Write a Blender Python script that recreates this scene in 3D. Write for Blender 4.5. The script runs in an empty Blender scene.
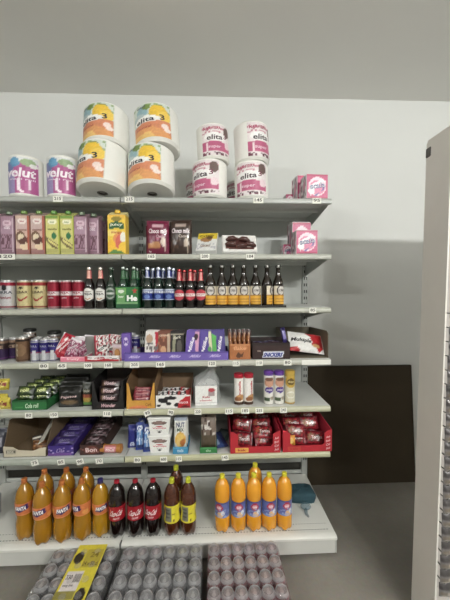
import bpy, bmesh, math, random
from mathutils import Vector, Matrix, Euler
random.seed(7)
R = math.radians
SC = bpy.context.scene
COL = SC.collection

# ------------------------------------------------------------------ colours and materials
def lin(c):
    g = .3*c[0]+.59*c[1]+.11*c[2]; c = [g+(x-g)*.84 for x in c[:3]]     # haze put into the colours: every one greyed a little
    return tuple(((x/255)/12.92 if x/255 <= .04045 else ((x/255+.055)/1.055)**2.4) for x in c[:3])

def node_mat(name, rough=.5, coat=0, trans=0, alpha=1, metal=0, var=.06, scale=30, bump=0, color=None, spec=.5, sss=0):
    """printed / painted surface: base colour comes from the object's own print, with slight mottling"""
    m = bpy.data.materials.new(name); m.use_nodes = True
    nt = m.node_tree; N = nt.nodes; L = nt.links
    b = N['Principled BSDF']
    b.inputs['Roughness'].default_value = rough
    b.inputs['Coat Weight'].default_value = coat
    b.inputs['Transmission Weight'].default_value = trans
    b.inputs['Metallic'].default_value = metal
    b.inputs['Alpha'].default_value = alpha
    b.inputs['Specular IOR Level'].default_value = spec
    tc = N.new('ShaderNodeTexCoord'); nz = N.new('ShaderNodeTexNoise')
    nz.inputs['Scale'].default_value = scale; nz.inputs['Detail'].default_value = 4
    L.new(tc.outputs['Object'], nz.inputs['Vector'])
    mr = N.new('ShaderNodeMapRange'); mr.inputs['To Min'].default_value = 1-var; mr.inputs['To Max'].default_value = 1+var*.6
    L.new(nz.outputs['Fac'], mr.inputs['Value'])
    mx = N.new('ShaderNodeVectorMath'); mx.operation = 'SCALE'
    L.new(mr.outputs['Result'], mx.inputs['Scale'])
    if color is None:
        at = N.new('ShaderNodeAttribute'); at.attribute_name = 'Col'
        L.new(at.outputs['Color'], mx.inputs[0])
    else:
        mx.inputs[0].default_value = lin(color)
    L.new(mx.outputs['Vector'], b.inputs['Base Color'])
    if bump:
        bp = N.new('ShaderNodeBump'); bp.inputs['Strength'].default_value = bump; bp.inputs['Distance'].default_value = .004
        L.new(nz.outputs['Fac'], bp.inputs['Height']); L.new(bp.outputs['Normal'], b.inputs['Normal'])
    return m

MAT = dict(
    card=node_mat('printed card', .62),
    paper=node_mat('matt paper', .85),
    wrap=node_mat('glossy foil wrapper', .28, coat=.3, bump=.5, scale=60),
    soft=node_mat('soft plastic film', .38, bump=.35, scale=22),
    plastic=node_mat('smooth plastic', .35),
    can=node_mat('printed aluminium', .3, metal=.35),
    alu=node_mat('bare aluminium', .32, metal=.85),
    glass=node_mat('dark bottle glass', .08, coat=.6, var=.02),
    drink=node_mat('soft drink in clear plastic', .1, coat=.8, trans=.25, var=.03),
    juice=node_mat('cloudy juice in clear plastic', .14, coat=.5, var=.03),
    metal=node_mat('enamelled steel', .42, var=.05, scale=9),
    dark=node_mat('dull dark surface', .8),
    film=node_mat('clear shrink film', .16, alpha=.24, coat=.8, bump=.5, scale=16),
    bag=node_mat('thin translucent carrier bag', .3, alpha=.3, bump=.9, scale=12),
)

# ------------------------------------------------------------------ mesh builder
class MB:
    def __init__(s): s.v = []; s.f = []; s.c = []
    def add(s, vs, fs, col=(255,255,255)):
        o = len(s.v); s.v += [tuple(p) for p in vs]
        s.f += [tuple(i+o for i in f) for f in fs]
        if isinstance(col, list): s.c += col
        else: s.c += [lin(col)]*len(vs)
        return s
    def box(s, x0, x1, y0, y1, z0, z1, col=(255,255,255), b=0):
        if x0 > x1: x0, x1 = x1, x0
        if y0 > y1: y0, y1 = y1, y0
        if z0 > z1: z0, z1 = z1, z0
        if b <= 0:
            v = [(x,y,z) for x in (x0,x1) for y in (y0,y1) for z in (z0,z1)]
            return s.add(v, [(0,1,3,2),(4,6,7,5),(0,4,5,1),(2,3,7,6),(0,2,6,4),(1,5,7,3)], col)
        b = min(b, (x1-x0)/2.01, (y1-y0)/2.01, (z1-z0)/2.01)
        V = []; idx = {}
        X = (x0,x1); Y = (y0,y1); Z = (z0,z1)
        for i in (0,1):
            for j in (0,1):
                for k in (0,1):
                    sx, sy, sz = (1,-1)[i]*b, (1,-1)[j]*b, (1,-1)[k]*b
                    for a in range(3):
                        p = [X[i]+sx, Y[j]+sy, Z[k]+sz]
                        p[a] = (X[i], Y[j], Z[k])[a]
                        idx[i,j,k,a] = len(V); V.append(p)
        F = []
        for i in (0,1):
            F.append([idx[i,0,0,0],idx[i,1,0,0],idx[i,1,1,0],idx[i,0,1,0]])
            F.append([idx[0,i,0,1],idx[1,i,0,1],idx[1,i,1,1],idx[0,i,1,1]])
            F.append([idx[0,0,i,2],idx[1,0,i,2],idx[1,1,i,2],idx[0,1,i,2]])
            for j in (0,1):
                F.append([idx[i,j,0,0],idx[i,j,1,0],idx[i,j,1,1],idx[i,j,0,1]])
                F.append([idx[i,0,j,0],idx[i,1,j,0],idx[i,1,j,2],idx[i,0,j,2]])
                F.append([idx[0,i,j,1],idx[1,i,j,1],idx[1,i,j,2],idx[0,i,j,2]])
                for k in (0,1): F.append([idx[i,j,k,0],idx[i,j,k,1],idx[i,j,k,2]])
        return s.add(V, F, col)
    def lathe(s, prof, n=24, col=(255,255,255), c=(0,0,0), mod=None, cap=True):
        """prof: list of (r, z[, colour])"""
        V = []; F = []; C = []
        for p in prof:
            cc = lin(p[2] if len(p) > 2 else col)
            for i in range(n):
                a = 2*math.pi*i/n; r, z = p[0], p[1]
                if mod: r, z = mod(r, z, a)
                V.append((c[0]+r*math.cos(a), c[1]+r*math.sin(a), c[2]+z)); C.append(cc)
        for k in range(len(prof)-1):
            for i in range(n):
                j = (i+1) % n
                F.append((k*n+i, k*n+j, (k+1)*n+j, (k+1)*n+i))
        if cap:
            if prof[0][0] > 1e-5: F.append(tuple(range(n-1,-1,-1)))
            if prof[-1][0] > 1e-5: F.append(tuple((len(prof)-1)*n+i for i in range(n)))
        return s.add(V, F, C)
    def prism(s, poly, lo, hi, axis='y', col=(255,255,255)):
        """poly in the plane across axis (x,z for y; y,z for x; x,y for z)"""
        n = len(poly)
        def P(a, b, t): return {'y': (a,t,b), 'x': (t,a,b), 'z': (a,b,t)}[axis]
        V = [P(a,b,lo) for a,b in poly]+[P(a,b,hi) for a,b in poly]
        F = [tuple(range(n)), tuple(range(2*n-1,n-1,-1))]+[(i,(i+1)%n,(i+1)%n+n,i+n) for i in range(n)]
        return s.add(V, F, col)
    def tube(s, pts, r, n=8, col=(255,255,255)):
        V = []; F = []
        for k, p in enumerate(pts):
            p = Vector(p); a = Vector(pts[max(k-1,0)]); b = Vector(pts[min(k+1,len(pts)-1)])
            d = (b-a).normalized(); u = d.orthogonal().normalized() if k == 0 else (u-d*u.dot(d)).normalized()
            w = d.cross(u)
            rr = r[k] if isinstance(r, (list,tuple)) else r
            for i in range(n):
                t = 2*math.pi*i/n; V.append(p+u*rr*math.cos(t)+w*rr*math.sin(t))
        for k in range(len(pts)-1):
            for i in range(n): F.append((k*n+i, k*n+(i+1)%n, (k+1)*n+(i+1)%n, (k+1)*n+i))
        F += [tuple(range(n-1,-1,-1)), tuple((len(pts)-1)*n+i for i in range(n))]
        return s.add(V, F, col)
    def printed(s, mp, art, nu=26, nv=26, texts=()):
        """a printed patch: mp(u, v, lift) is its surface, art(u, v) its colour"""
        V = []; C = []; F = []
        for j in range(nv+1):
            for i in range(nu+1):
                u, v = i/nu, j/nv
                k = 1+.16*(hsh(i, j, nu)-.5); V.append(mp(u, v, 0)); C.append(tuple(x*k for x in lin(art(u, v))))
        for j in range(nv):
            for i in range(nu):
                a = j*(nu+1)+i; F.append((a, a+1, a+nu+2, a+nu+1))
        s.add(V, F, C)
        for t in texts: s.text(mp, *t)
        return s
    def text(s, mp, txt, u0, v0, u1, v1, col=(255,255,255), ang=0, slant=0, bold=.02):
        V, F = glyphs(txt, bold)
        pts = []
        ca, sa = math.cos(R(ang)), math.sin(R(ang)); cu, cv = (u0+u1)/2, (v0+v1)/2
        for x, y in V:
            a = (x-.5)*(u1-u0)+slant*(y-.5)*(v1-v0); b = (y-.5)*(v1-v0)
            pts.append(mp(cu+a*ca-b*sa, cv+a*sa+b*ca, .0012))
        s.add(pts, F, col)
    def build(s, name, mat, parent=None, smooth=35, fixn=True):
        me = bpy.data.meshes.new(name); me.from_pydata(s.v, [], s.f)
        at = me.attributes.new('Col', 'FLOAT_COLOR', 'POINT')
        flat = []
        for c in s.c: flat += [c[0], c[1], c[2], 1]
        at.data.foreach_set('color', flat)
        if fixn:
            bm = bmesh.new(); bm.from_mesh(me); bmesh.ops.recalc_face_normals(bm, faces=bm.faces); bm.to_mesh(me); bm.free()
        if smooth:
            me.polygons.foreach_set('use_smooth', [True]*len(me.polygons))
            me.set_sharp_from_angle(angle=R(smooth))
        me.materials.append(MAT[mat] if isinstance(mat, str) else mat)
        o = bpy.data.objects.new(name, me); COL.objects.link(o); o.parent = parent
        return o

_gl = {}
def glyphs(txt, bold=.02):
    k = (txt, bold)
    if k not in _gl:
        cu = bpy.data.curves.new('lettering', 'FONT'); cu.body = txt; cu.resolution_u = 2; cu.offset = bold; cu.fill_mode = 'FRONT'
        ob = bpy.data.objects.new('lettering', cu)
        me = bpy.data.meshes.new_from_object(ob)
        V = [(v.co.x, v.co.y) for v in me.vertices]; F = [tuple(p.vertices) for p in me.polygons]
        bpy.data.meshes.remove(me); bpy.data.objects.remove(ob); bpy.data.curves.remove(cu)
        if V:
            x0 = min(v[0] for v in V); x1 = max(v[0] for v in V); y0 = min(v[1] for v in V); y1 = max(v[1] for v in V)
            V = [((x-x0)/max(x1-x0,1e-6), (y-y0)/max(y1-y0,1e-6)) for x, y in V]
        _gl[k] = (V, F)
    return _gl[k]

def front(x0, x1, z0, z1, y):
    return lambda u, v, l: (x0+(x1-x0)*u, y-l, z0+(z1-z0)*v)
def leftside(y0, y1, z0, z1, x):
    return lambda u, v, l: (x-l, y1+(y0-y1)*u, z0+(z1-z0)*v)
def top(x0, x1, y0, y1, z):
    return lambda u, v, l: (x0+(x1-x0)*u, y0+(y1-y0)*v, z+l)
def cyl(r, z0, z1, a0=-80, a1=80):
    def f(u, v, l):
        a = R(a0+(a1-a0)*u); rr = r(v) if callable(r) else r
        return ((rr+l)*math.sin(a), -(rr+l)*math.cos(a), z0+(z1-z0)*v)
    return f

def hsh(i, j, k=0):
    n = (i*374761393+j*668265263+k*2147483647) & 0xffffffff
    n = ((n ^ (n >> 13))*1274126177) & 0xffffffff
    return ((n ^ (n >> 16)) & 0xffff)/65535
def art(base, *ops):
    """print made of shapes: ('r',u0,v0,u1,v1,col) ('e',cu,cv,ru,rv,col[,deg]) ('p',[(u,v)..],col) ('n',cells,share,col,v0,v1[,seed]) ('g',col at top)"""
    def inside(P, u, v):
        r = False; n = len(P); j = n-1
        for i in range(n):
            if (P[i][1] > v) != (P[j][1] > v) and u < (P[j][0]-P[i][0])*(v-P[i][1])/(P[j][1]-P[i][1])+P[i][0]: r = not r
            j = i
        return r
    def f(u, v):
        c = base
        for o in ops:
            if o[0] == 'r' and o[1] <= u <= o[3] and o[2] <= v <= o[4]: c = o[5]
            elif o[0] == 'e':
                a = R(o[6]) if len(o) > 6 else 0; x = u-o[1]; y = v-o[2]
                p = x*math.cos(a)+y*math.sin(a); q = -x*math.sin(a)+y*math.cos(a)
                if (p/o[3])**2+(q/o[4])**2 <= 1: c = o[5]
            elif o[0] == 'p' and inside(o[1], u, v): c = o[2]
            elif o[0] == 'n' and o[4] <= v <= o[5] and hsh(int(u*o[1]), int(v*o[1]), o[6] if len(o) > 6 else 0) < o[2]: c = o[3]
        return c
    return f

# ------------------------------------------------------------------ camera and the map from picture to place
FPX = 300.0; CAMZ = 1.57
camd = bpy.data.cameras.new('camera'); cam = bpy.data.objects.new('camera', camd); COL.objects.link(cam)
camd.sensor_fit = 'VERTICAL'; camd.sensor_height = 36; camd.lens = 36*FPX/600; camd.clip_start = .05
CR = (Matrix.Rotation(-.040, 3, 'Z') @ Matrix.Rotation(math.pi/2-.031, 3, 'X') @ Matrix.Rotation(-.005, 3, 'Z'))
cam.matrix_world = Matrix.Translation((0,0,CAMZ)) @ CR.to_4x4()
SC.camera = cam
def ray(px, py): return CR @ Vector(((px-225)/FPX, -(py-300)/FPX, -1))
def atY(px, py, Y):
    d = ray(px, py); t = Y/d.y; return Vector((d.x*t, Y, CAMZ+d.z*t))

YF, YB, YBASE = 1.793, 2.28, 1.676            # shelf lips, back panel, lip of the base shelf
XR, XS, XL = .716, -.534, -1.584               # right end, seam of the two bays, left end
ZS = {1: 2.119, 2: 1.788, 3: 1.466, 4: 1.151, 5: .862, 6: .579, 0: .138}
PY = {1: 198, 2: 256, 3: 308, 4: 361, 5: 408, 6: 455, 0: 540}

# ------------------------------------------------------------------ things, parts, copies
def tag(o, label, cat, group=None, kind=None):
    if label: o['label'] = label
    if cat: o['category'] = cat
    if group: o['group'] = group
    if kind: o['kind'] = kind
    return o
def thing(name, label, cat, group=None):
    o = bpy.data.objects.new(name, None); COL.objects.link(o); o.empty_display_size = .05
    return tag(o, label, cat, group)
def dup(o, label=None, group=None, parent=None):
    c = o.copy(); COL.objects.link(c)
    if parent is not None: c.parent = parent
    if label: c['label'] = label
    if group: c['group'] = group
    for ch in list(o.children): dup(ch, parent=c)
    return c
def put(o, px, s, d=.06, rz=0, tilt=0, dz=0, sc=1, roll=0, hr=0, fd=.012):
    """stand a thing on shelf s, its middle d behind the lip, in line with picture column px; tilt > 0 leans it back"""
    Y = (YBASE if s == 0 else YF)+d
    X = atY(px, PY[s], Y-fd).x
    o.location = (X, Y, ZS[s]+.001+dz+hr*math.sin(abs(R(tilt))))
    o.rotation_euler = (R(-tilt), R(roll), R(rz)); o.scale = (sc,)*3
    return o
def row(proto, items, s, group, **kw):
    """first item moves the prototype, the rest are copies; item: (px, d, label[, rz])"""
    out = []
    for i, it in enumerate(items):
        o = proto if i == 0 else dup(proto)
        o['label'] = it[2]; o['group'] = group
        put(o, it[0], s, it[1], it[3] if len(it) > 3 else 0, **kw); out.append(o)
    return out

# ------------------------------------------------------------------ the room
def surf(name, c1, c2, scale, rough=.8, bump=.15, speck=None):
    m = bpy.data.materials.new(name); m.use_nodes = True; nt = m.node_tree; N = nt.nodes; L = nt.links; b = N['Principled BSDF']
    b.inputs['Roughness'].default_value = rough
    tc = N.new('ShaderNodeTexCoord'); n1 = N.new('ShaderNodeTexNoise'); n1.inputs['Scale'].default_value = scale; n1.inputs['Detail'].default_value = 8
    L.new(tc.outputs['Object'], n1.inputs['Vector'])
    r = N.new('ShaderNodeValToRGB'); r.color_ramp.elements[0].position = .3; r.color_ramp.elements[1].position = .7
    r.color_ramp.elements[0].color = (*lin(c1),1); r.color_ramp.elements[1].color = (*lin(c2),1)
    L.new(n1.outputs['Fac'], r.inputs['Fac'])
    out = r.outputs['Color']
    if speck:
        n2 = N.new('ShaderNodeTexNoise'); n2.inputs['Scale'].default_value = scale*22; n2.inputs['Detail'].default_value = 5
        L.new(tc.outputs['Object'], n2.inputs['Vector'])
        mx = N.new('ShaderNodeMix'); mx.data_type = 'RGBA'; mx.blend_type = 'MULTIPLY'; mx.inputs[0].default_value = speck
        L.new(out, mx.inputs[6]); L.new(n2.outputs['Color'], mx.inputs[7]); out = mx.outputs[2]
    L.new(out, b.inputs['Base Color'])
    bp = N.new('ShaderNodeBump'); bp.inputs['Strength'].default_value = bump; bp.inputs['Distance'].default_value = .003
    n3 = N.new('ShaderNodeTexNoise'); n3.inputs['Scale'].default_value = scale*30
    L.new(tc.outputs['Object'], n3.inputs['Vector']); L.new(n3.outputs['Fac'], bp.inputs['Height']); L.new(bp.outputs['Normal'], b.inputs['Normal'])
    return m
M_WALL = surf('painted plaster wall', (222,224,220), (228,230,226), 1.2)
M_SIDE = surf('grey painted plaster', (150,150,146), (160,160,155), 1.2)
M_CEIL = surf('painted ceiling', (236,235,230), (242,241,236), .8)
M_FLOOR = surf('worn cement floor', (126,120,110), (152,146,135), 2.2, .6, .3, .25)
WX0, WX1, WY0, WY1, HC = -4.6, 3.6, -4.2, 2.45, 3.122
def struct(name, args, m):
    o = MB().box(*args).build(name, m, smooth=0); o['kind'] = 'structure'; return o
struct('floor', (WX0,WX1,WY0,WY1,-.1,0), M_FLOOR)
struct('ceiling', (WX0,WX1,WY0,WY1,HC,HC+.1), M_CEIL)
struct('wall_back', (WX0,WX1,WY1,WY1+.1,0,HC), M_WALL)
struct('wall_left', (WX0-.1,WX0,WY0,WY1,0,HC), M_SIDE)
struct('wall_right', (WX1,WX1+.1,WY0,WY1,0,HC), M_SIDE)
struct('wall_front', (WX0,WX1,WY0-.1,WY0,0,HC), M_SIDE)

# ------------------------------------------------------------------ the shelving unit
GREY = (205,208,202); CREAM = (214,214,186); PALE = (212,215,210); PANEL = (196,200,194)
unit = thing('shelving_unit', 'long light grey metal shop shelving unit with six loaded shelves and a deep base', 'shelving')
def slots(m, x, y, z0, z1, step=.05):
    z = z0
    while z < z1:
        m.box(x-.004, x+.004, y-.0015, y+.001, z, z+.022, (30,30,28)); z += step
for x in (XL, XS, XR-.012):
    m = MB(); m.box(x-.022, x+.022, YB-.012, YB+.05, 0, 2.19, (176,180,174), .003)
    slots(m, x-.006, YB-.012, .25, 2.17); slots(m, x+.010, YB-.012, .25, 2.17)
    m.build('upright', 'metal', unit, 0)
for a, b in ((XL+.022, XS-.022), (XS+.022, XR-.034)):
    m = MB(); z = .225
    while z < 2.12:
        z2 = min(z+.385, 2.18); m.box(a, b, YB, YB+.02, z+.002, z2-.002, PANEL, .003); z = z2
    m.build('back_panel', 'metal', unit, 0)
    m = MB(); m.box(a, b, YB+.02, YB+.03, .135, .225, (52,50,44)); m.box(a, b, YB-.002, YB+.01, .14, .165, PANEL, .002)  # dark box paints the shade of the gap under the back panel
    m.build('rail_and_gap_shade', 'metal', unit, 0)
TAGS = {}
tagn = 0
def shelf(a, b, s, rail, tags):
    z = ZS[s]; rail = tuple(c*.88 for c in rail)
    m = MB()
    m.box(a+.002, b-.002, YF+.012, YB-.012, z-.006, z, PALE, .002)                       # deck
    m.prism([(YF+.012,z),(YF+.004,z),(YF+.004,z-.03),(YF+.03,z-.03),(YF+.03,z-.026),(YF+.012,z-.026)], a+.002, b-.002, 'x', PALE)
    m.box(a+.01, b-.01, YF+.2, YF+.23, z-.026, z-.006, PALE); m.box(a+.01, b-.01, YB-.04, YB-.014, z-.03, z-.006, PALE)
    sh = m.build('shelf', 'metal', unit, 30)
    m = MB()                                                                              # price rail: curved plastic strip
    m.prism([(YF+.004,z-.001),(YF-.004,z-.001),(YF-.009,z-.007),(YF-.012,z-.016),(YF-.012,z-.027),(YF-.006,z-.034),(YF+.004,z-.033)], a+.003, b-.003, 'x', rail)
    m.box(a+.003, b-.003, YF-.0135, YF-.010, z-.029, z-.024, tuple(int(c*.93) for c in rail)); m.build('price_rail', 'plastic', sh, 60)
    for x in (a+.006, b-.009):
        m = MB(); m.prism([(YF+.03,z-.006),(YF+.03,z-.028),(YF+.07,z-.036),(YB-.03,z-.105),(YB-.012,z-.105),(YB-.012,z-.006)], x, x+.003, 'x', (190,194,188))
        m.build('bracket', 'metal', sh, 0)
    for (px, wpx, txt, rz) in tags:
        X = atY(px, PY[s], YF).x; w = wpx/2*YF/FPX; h = .0165
        mp = lambda u, v, l, X=X, w=w, z=z, rz=rz: (X+(u-.5)*2*w*math.cos(R(rz))-(v-.5)*2*h*math.sin(R(rz)), YF-.0145-l, z-.017+(v-.5)*2*h*math.cos(R(rz))+(u-.5)*2*w*math.sin(R(rz)))
        m = MB(); m.printed(mp, art((240,240,228), ('r',.12,.14,.88,.2,(170,170,160))), 10, 8, [(txt, .14,.3,.86,.85,(60,58,55),0,0,.01)])
        bx = [mp(u, v, l) for l in (0,-.0012) for u, v in ((0,0),(1,0),(1,1),(0,1))]
        m.add(bx, [(4,5,6,7),(0,1,5,4),(1,2,6,5),(2,3,7,6),(3,0,4,7)], (235,235,225))
        m.build('price_tag', 'paper', sh, 0)
XM0 = XL+.0; 
shelf(XL, XS, 1, (196,200,192), [(59,9,'215',0)])
shelf(XL, XS, 2, (206,208,192), [(8,16,'120',0)])
shelf(XL, XS, 3, (204,206,188), [])
shelf(XL, XS, 4, (206,208,188), [(45,9,'80',0),(63,9,'65',0),(89,8,'100',0),(109,8,'160',0)])
shelf(XL, XS, 5, (200,204,184), [(30,7,'80',0),(55,8,'150',3),(108,8,'110',-3)])
shelf(XL, XS, 6, (188,196,182), [(36,7,'75',18),(62,7,'85',8),(81,7,'90',14),(100,7,'70',5)])
shelf(XS, XR, 1, (204,208,202), [(130,9,'215',0),(258,10,'145',0),(316,9,'95',0)])
shelf(XS, XR, 2, (208,210,196), [(152,8,'165',0),(205,9,'200',0),(250,8,'184',0)])
shelf(XS, XR, 3, (206,208,190), [(312,7,'85',0)])
shelf(XS, XR, 4, (212,213,196), [(135,9,'205',0),(161,9,'165',0),(212,8,'120',0),(236,7,'115',0),(259,7,'110',0),(287,8,'80',0)])
shelf(XS, XR, 5, (214,214,178), [(148,7,'95',20),(171,6,'90',-14),(198,7,'220',0),(229,8,'115',0),(245,8,'185',0),(259,8,'235',0),(283,7,'245',0)])
shelf(XS, XR, 6, (214,213,170), [(138,7,'80',0),(164,7,'600',0),(179,6,'115',0),(225,7,'145',6)])
# blank white strip at the right end of the rail of the fourth shelf
m = MB(); X0 = atY(301,361,YF).x; m.box(X0, XR-.004, YF-.0155, YF-.0125, ZS[4]-.032, ZS[4]-.001, (236,236,226), .001); o = m.build('blank_label_strip', 'paper', unit, 0)
# base shelf
for a, b in ((XL, XS), (XS, XR)):
    z = ZS[0]
    m = MB(); m.box(a+.002, b-.002, YBASE+.03, YB-.004, z-.008, z, (226,226,218), .002)
    m.prism([(YBASE+.03,z),(YBASE+.008,z-.002),(YBASE,z-.010),(YBASE,z-.022),(YBASE+.010,z-.030),(YBASE+.03,z-.03)], a+.002, b-.002, 'x', (226,226,218))
    x = a+.03
    while x < b-.03:
        m.box(x, x+.009, YBASE+.052, YBASE+.0565, z-.001, z+.0008, (95,95,88)); m.box(x+.004, x+.011, YBASE+.098, YBASE+.1015, z-.001, z+.0007, (120,120,112)); x += .0178
    m.build('base_shelf', 'metal', unit, 40)
    m = MB(); m.box(a+.002, b-.004, YBASE+.014, YBASE+.03, .024, z-.03, (206,207,200), .003); m.build('kick_plate', 'metal', unit, 0)
for x in (XL+.001, XS-.002, XR-.004):
    m = MB(); m.prism([(YBASE+.01,.03),(YBASE+.012,.106),(YBASE+.04,.130),(YB-.013,.130),(YB-.013,.0),(YB-.06,0),(YB-.06,.03)], x, x+.004, 'x', (200,202,196))
    if x > 0:
        for zz in (.06,.10): m.box(x+.0035, x+.005, YBASE+.03, YBASE+.042, zz, zz+.010, (50,50,46))
    m.lathe([(.012,0),(.012,.03)], 10, (70,70,66), (x+.002, YBASE+.06, 0)); m.build('base_foot', 'metal', unit, 0)
m = MB(); m.box(XS-.004, XS+.005, YBASE-.003, YBASE+.03, .106, .141, (110,112,108), .002); m.build('joint_clip', 'metal', unit, 0)
# ------------------------------------------------------------------ top shelf: rolls and tissue cubes
def make_roll(name, label, Rr, H, a, w, prn, texts, group):
    t = thing(name, label, 'paper roll', group)
    MB().lathe([(Rr*.22,.012,(140,135,125)),(Rr*.22,0,(225,225,218)),(Rr*.9,0),(Rr,Rr*.1),(Rr,H-Rr*.1),(Rr*.9,H),(Rr*.24,H),(Rr*.24,H-.03,(190,185,175))], 40, (240,240,232)).build('wrapped_paper', 'soft', t, 40)
    MB().lathe([(Rr*.2,.008,(120,112,98)),(Rr*.2,H-.01,(160,150,135)),(Rr*.15,H-.01,(120,112,98)),(Rr*.15,.008,(60,55,48))], 24, cap=False).build('card_core', 'card', t, 40)
    MB().printed(cyl(Rr+.0012, H*.07, H*.93, a-w/2, a+w/2), prn, 34, 34, texts).build('label', 'soft', t, 60, False)
    return t
YEL = (246,198,52)
fruit = art((214,226,214), ('n',13,.3,(150,176,120),.6,1), ('e',.30,.78,.16,.16,(150,190,200)), ('e',.2,.62,.2,.12,(186,205,206)),
            ('e',.74,.82,.14,.15,(120,140,60)), ('e',.70,.74,.22,.20,YEL), ('e',.84,.62,.16,.16,(250,210,80)), ('e',.42,.9,.1,.08,(120,150,70)),
            ('e',.4,.52,.36,.13,(246,246,240)), ('p',[(0,.42),(1,.50),(1,0),(0,0)],(228,140,98)), ('p',[(0,.26),(.55,.3),(.9,.16),(1,0),(0,0)],(236,160,96)),
            ('p',[(0,.12),(.5,.16),(.6,0),(0,0)],(244,196,110)), ('e',.84,.32,.1,.08,(250,225,215)), ('e',.9,.22,.08,.06,(250,230,220)))
pinkp = art((238,228,228), ('n',18,.42,(204,132,150),.68,1,3), ('r',0,.92,1,1,(232,222,222)), ('e',.85,.8,.14,.16,(110,86,80)), ('e',.45,.6,.38,.14,(248,246,244)),
            ('p',[(0,.42),(.5,.47),(1,.36),(1,.12),(0,.12)],(200,92,132)), ('e',.86,.36,.12,.12,(240,214,220)), ('r',.14,.12,.18,.4,(240,214,220)), ('n',16,.4,(120,60,80),0,.1,5))
FT = [('elita', .12,.46,.60,.59,(56,60,70),4,.1), ('3', .72,.50,.84,.66,(70,60,66),4), ('Natural', .12,.28,.52,.34,(200,90,70),2), ('maxi', .16,.9,.4,.96,(80,90,110),2)]
PT = [('elita', .16,.50,.66,.66,(70,52,60),3,.1), ('3', .70,.56,.82,.72,(130,60,80),3), ('MAX FIBRA', .06,.82,.62,.92,(190,80,110),3), ('super', .2,.2,.6,.3,(240,205,220),0), ('400 gr', .4,.02,.9,.09,(90,50,62),0)]
G1 = 'large kitchen rolls stacked on the top shelf'
y0 = make_roll('paper_roll', '', .143, .268, -30, 105, fruit, FT, G1)
y0['label'] = 'big white roll with lemon label, lower one of left yellow stack on top shelf'; put(y0, 101.8, 1, .04, 0, 12, hr=.15)
y1 = dup(y0, 'big white roll with lemon label, upper one of left yellow stack on top shelf'); put(y1, 107, 1, .045+.062, 14, 12, sc=.93); y1.location.z = ZS[1]+.033+.269
y2 = dup(y0, 'big white roll with lemon label, lower one of right yellow stack on top shelf'); put(y2, 151.8, 1, .04, 11, 12, hr=.14, sc=.96)
y3 = dup(y0, 'big white roll with lemon label, upper one of right yellow stack, leaning back'); put(y3, 158.5, 1, .04+.058, 24, 12, sc=.95); y3.location.z = ZS[1]+.031+.262
for px, lb in ((109, 'plain back of big roll standing behind the left yellow stack'), (158, 'plain back of big roll standing behind the right yellow stack')):
    b = dup(y0, lb); put(b, px, 1, .37, 150, 0, sc=.72)
p0 = make_roll('paper_roll', '', .108, .235, -25, 112, pinkp, PT, G1)
p0['label'] = 'white roll with pink label, lower one of left pink stack'; put(p0, 210, 1, .12, 0, 4, hr=.108)
p1 = dup(p0, 'white roll with pink label, upper one of left pink stack, tilted'); put(p1, 214, 1, .137, 42, 4, sc=.93); p1.location.z = ZS[1]+.248
p2 = dup(p0, 'white roll with pink label facing out, lower one of right pink stack'); put(p2, 252, 1, .12, 18, 3, sc=.98, hr=.108)
p3 = dup(p0, 'white roll with pink label turned right, upper one of right pink stack'); put(p3, 252.5, 1, .134, 62, 3, sc=1.0); p3.location.z = ZS[1]+.242
p4 = dup(p0, 'roll with dark pink label half hidden behind the left pink stack'); put(p4, 200, 1, .36, -8, 0, sc=.9)
p5 = dup(p0, 'roll with pink label half hidden behind the right pink stack'); put(p5, 240, 1, .36, -8, 0, sc=.9)
velp = art((196,160,196), ('p',[(.36,0),(.34,.75),(.5,.9),(1,.8),(1,0)],(188,84,148)), ('r',0,0,.36,.5,(158,146,196)), ('e',.16,.74,.18,.18,(110,120,176)), ('e',.36,.84,.16,.12,(90,150,196)),
           ('r',.0,.86,1,1,(225,228,226)), ('e',.36,.88,.14,.1,(96,160,200)), ('e',.72,.86,.2,.1,(150,180,130)), ('e',.86,.78,.12,.06,(240,240,236)), ('p',[(.42,.4),(.5,.42),(.52,.1),(.62,.04),(.56,0),(.42,.1)],(246,230,240)), ('r',.72,.1,.78,.36,(240,214,232)))
VT = [('velut', .08,.44,.92,.70,(250,240,248),0,.15,.03), ('maxi roll', .2,.36,.9,.41,(240,220,236),0)]
v0 = make_roll('paper_roll', 'white roll with purple flowery label, leftmost on the top shelf', .090, .242, 8, 128, velp, VT, 'purple label rolls at the left of the top shelf')
put(v0, 26, 1, .10, dz=.006)
v1 = dup(v0, 'white roll with purple flowery label beside the left yellow stack'); put(v1, 63.5, 1, .10, -4, dz=.006)

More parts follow.
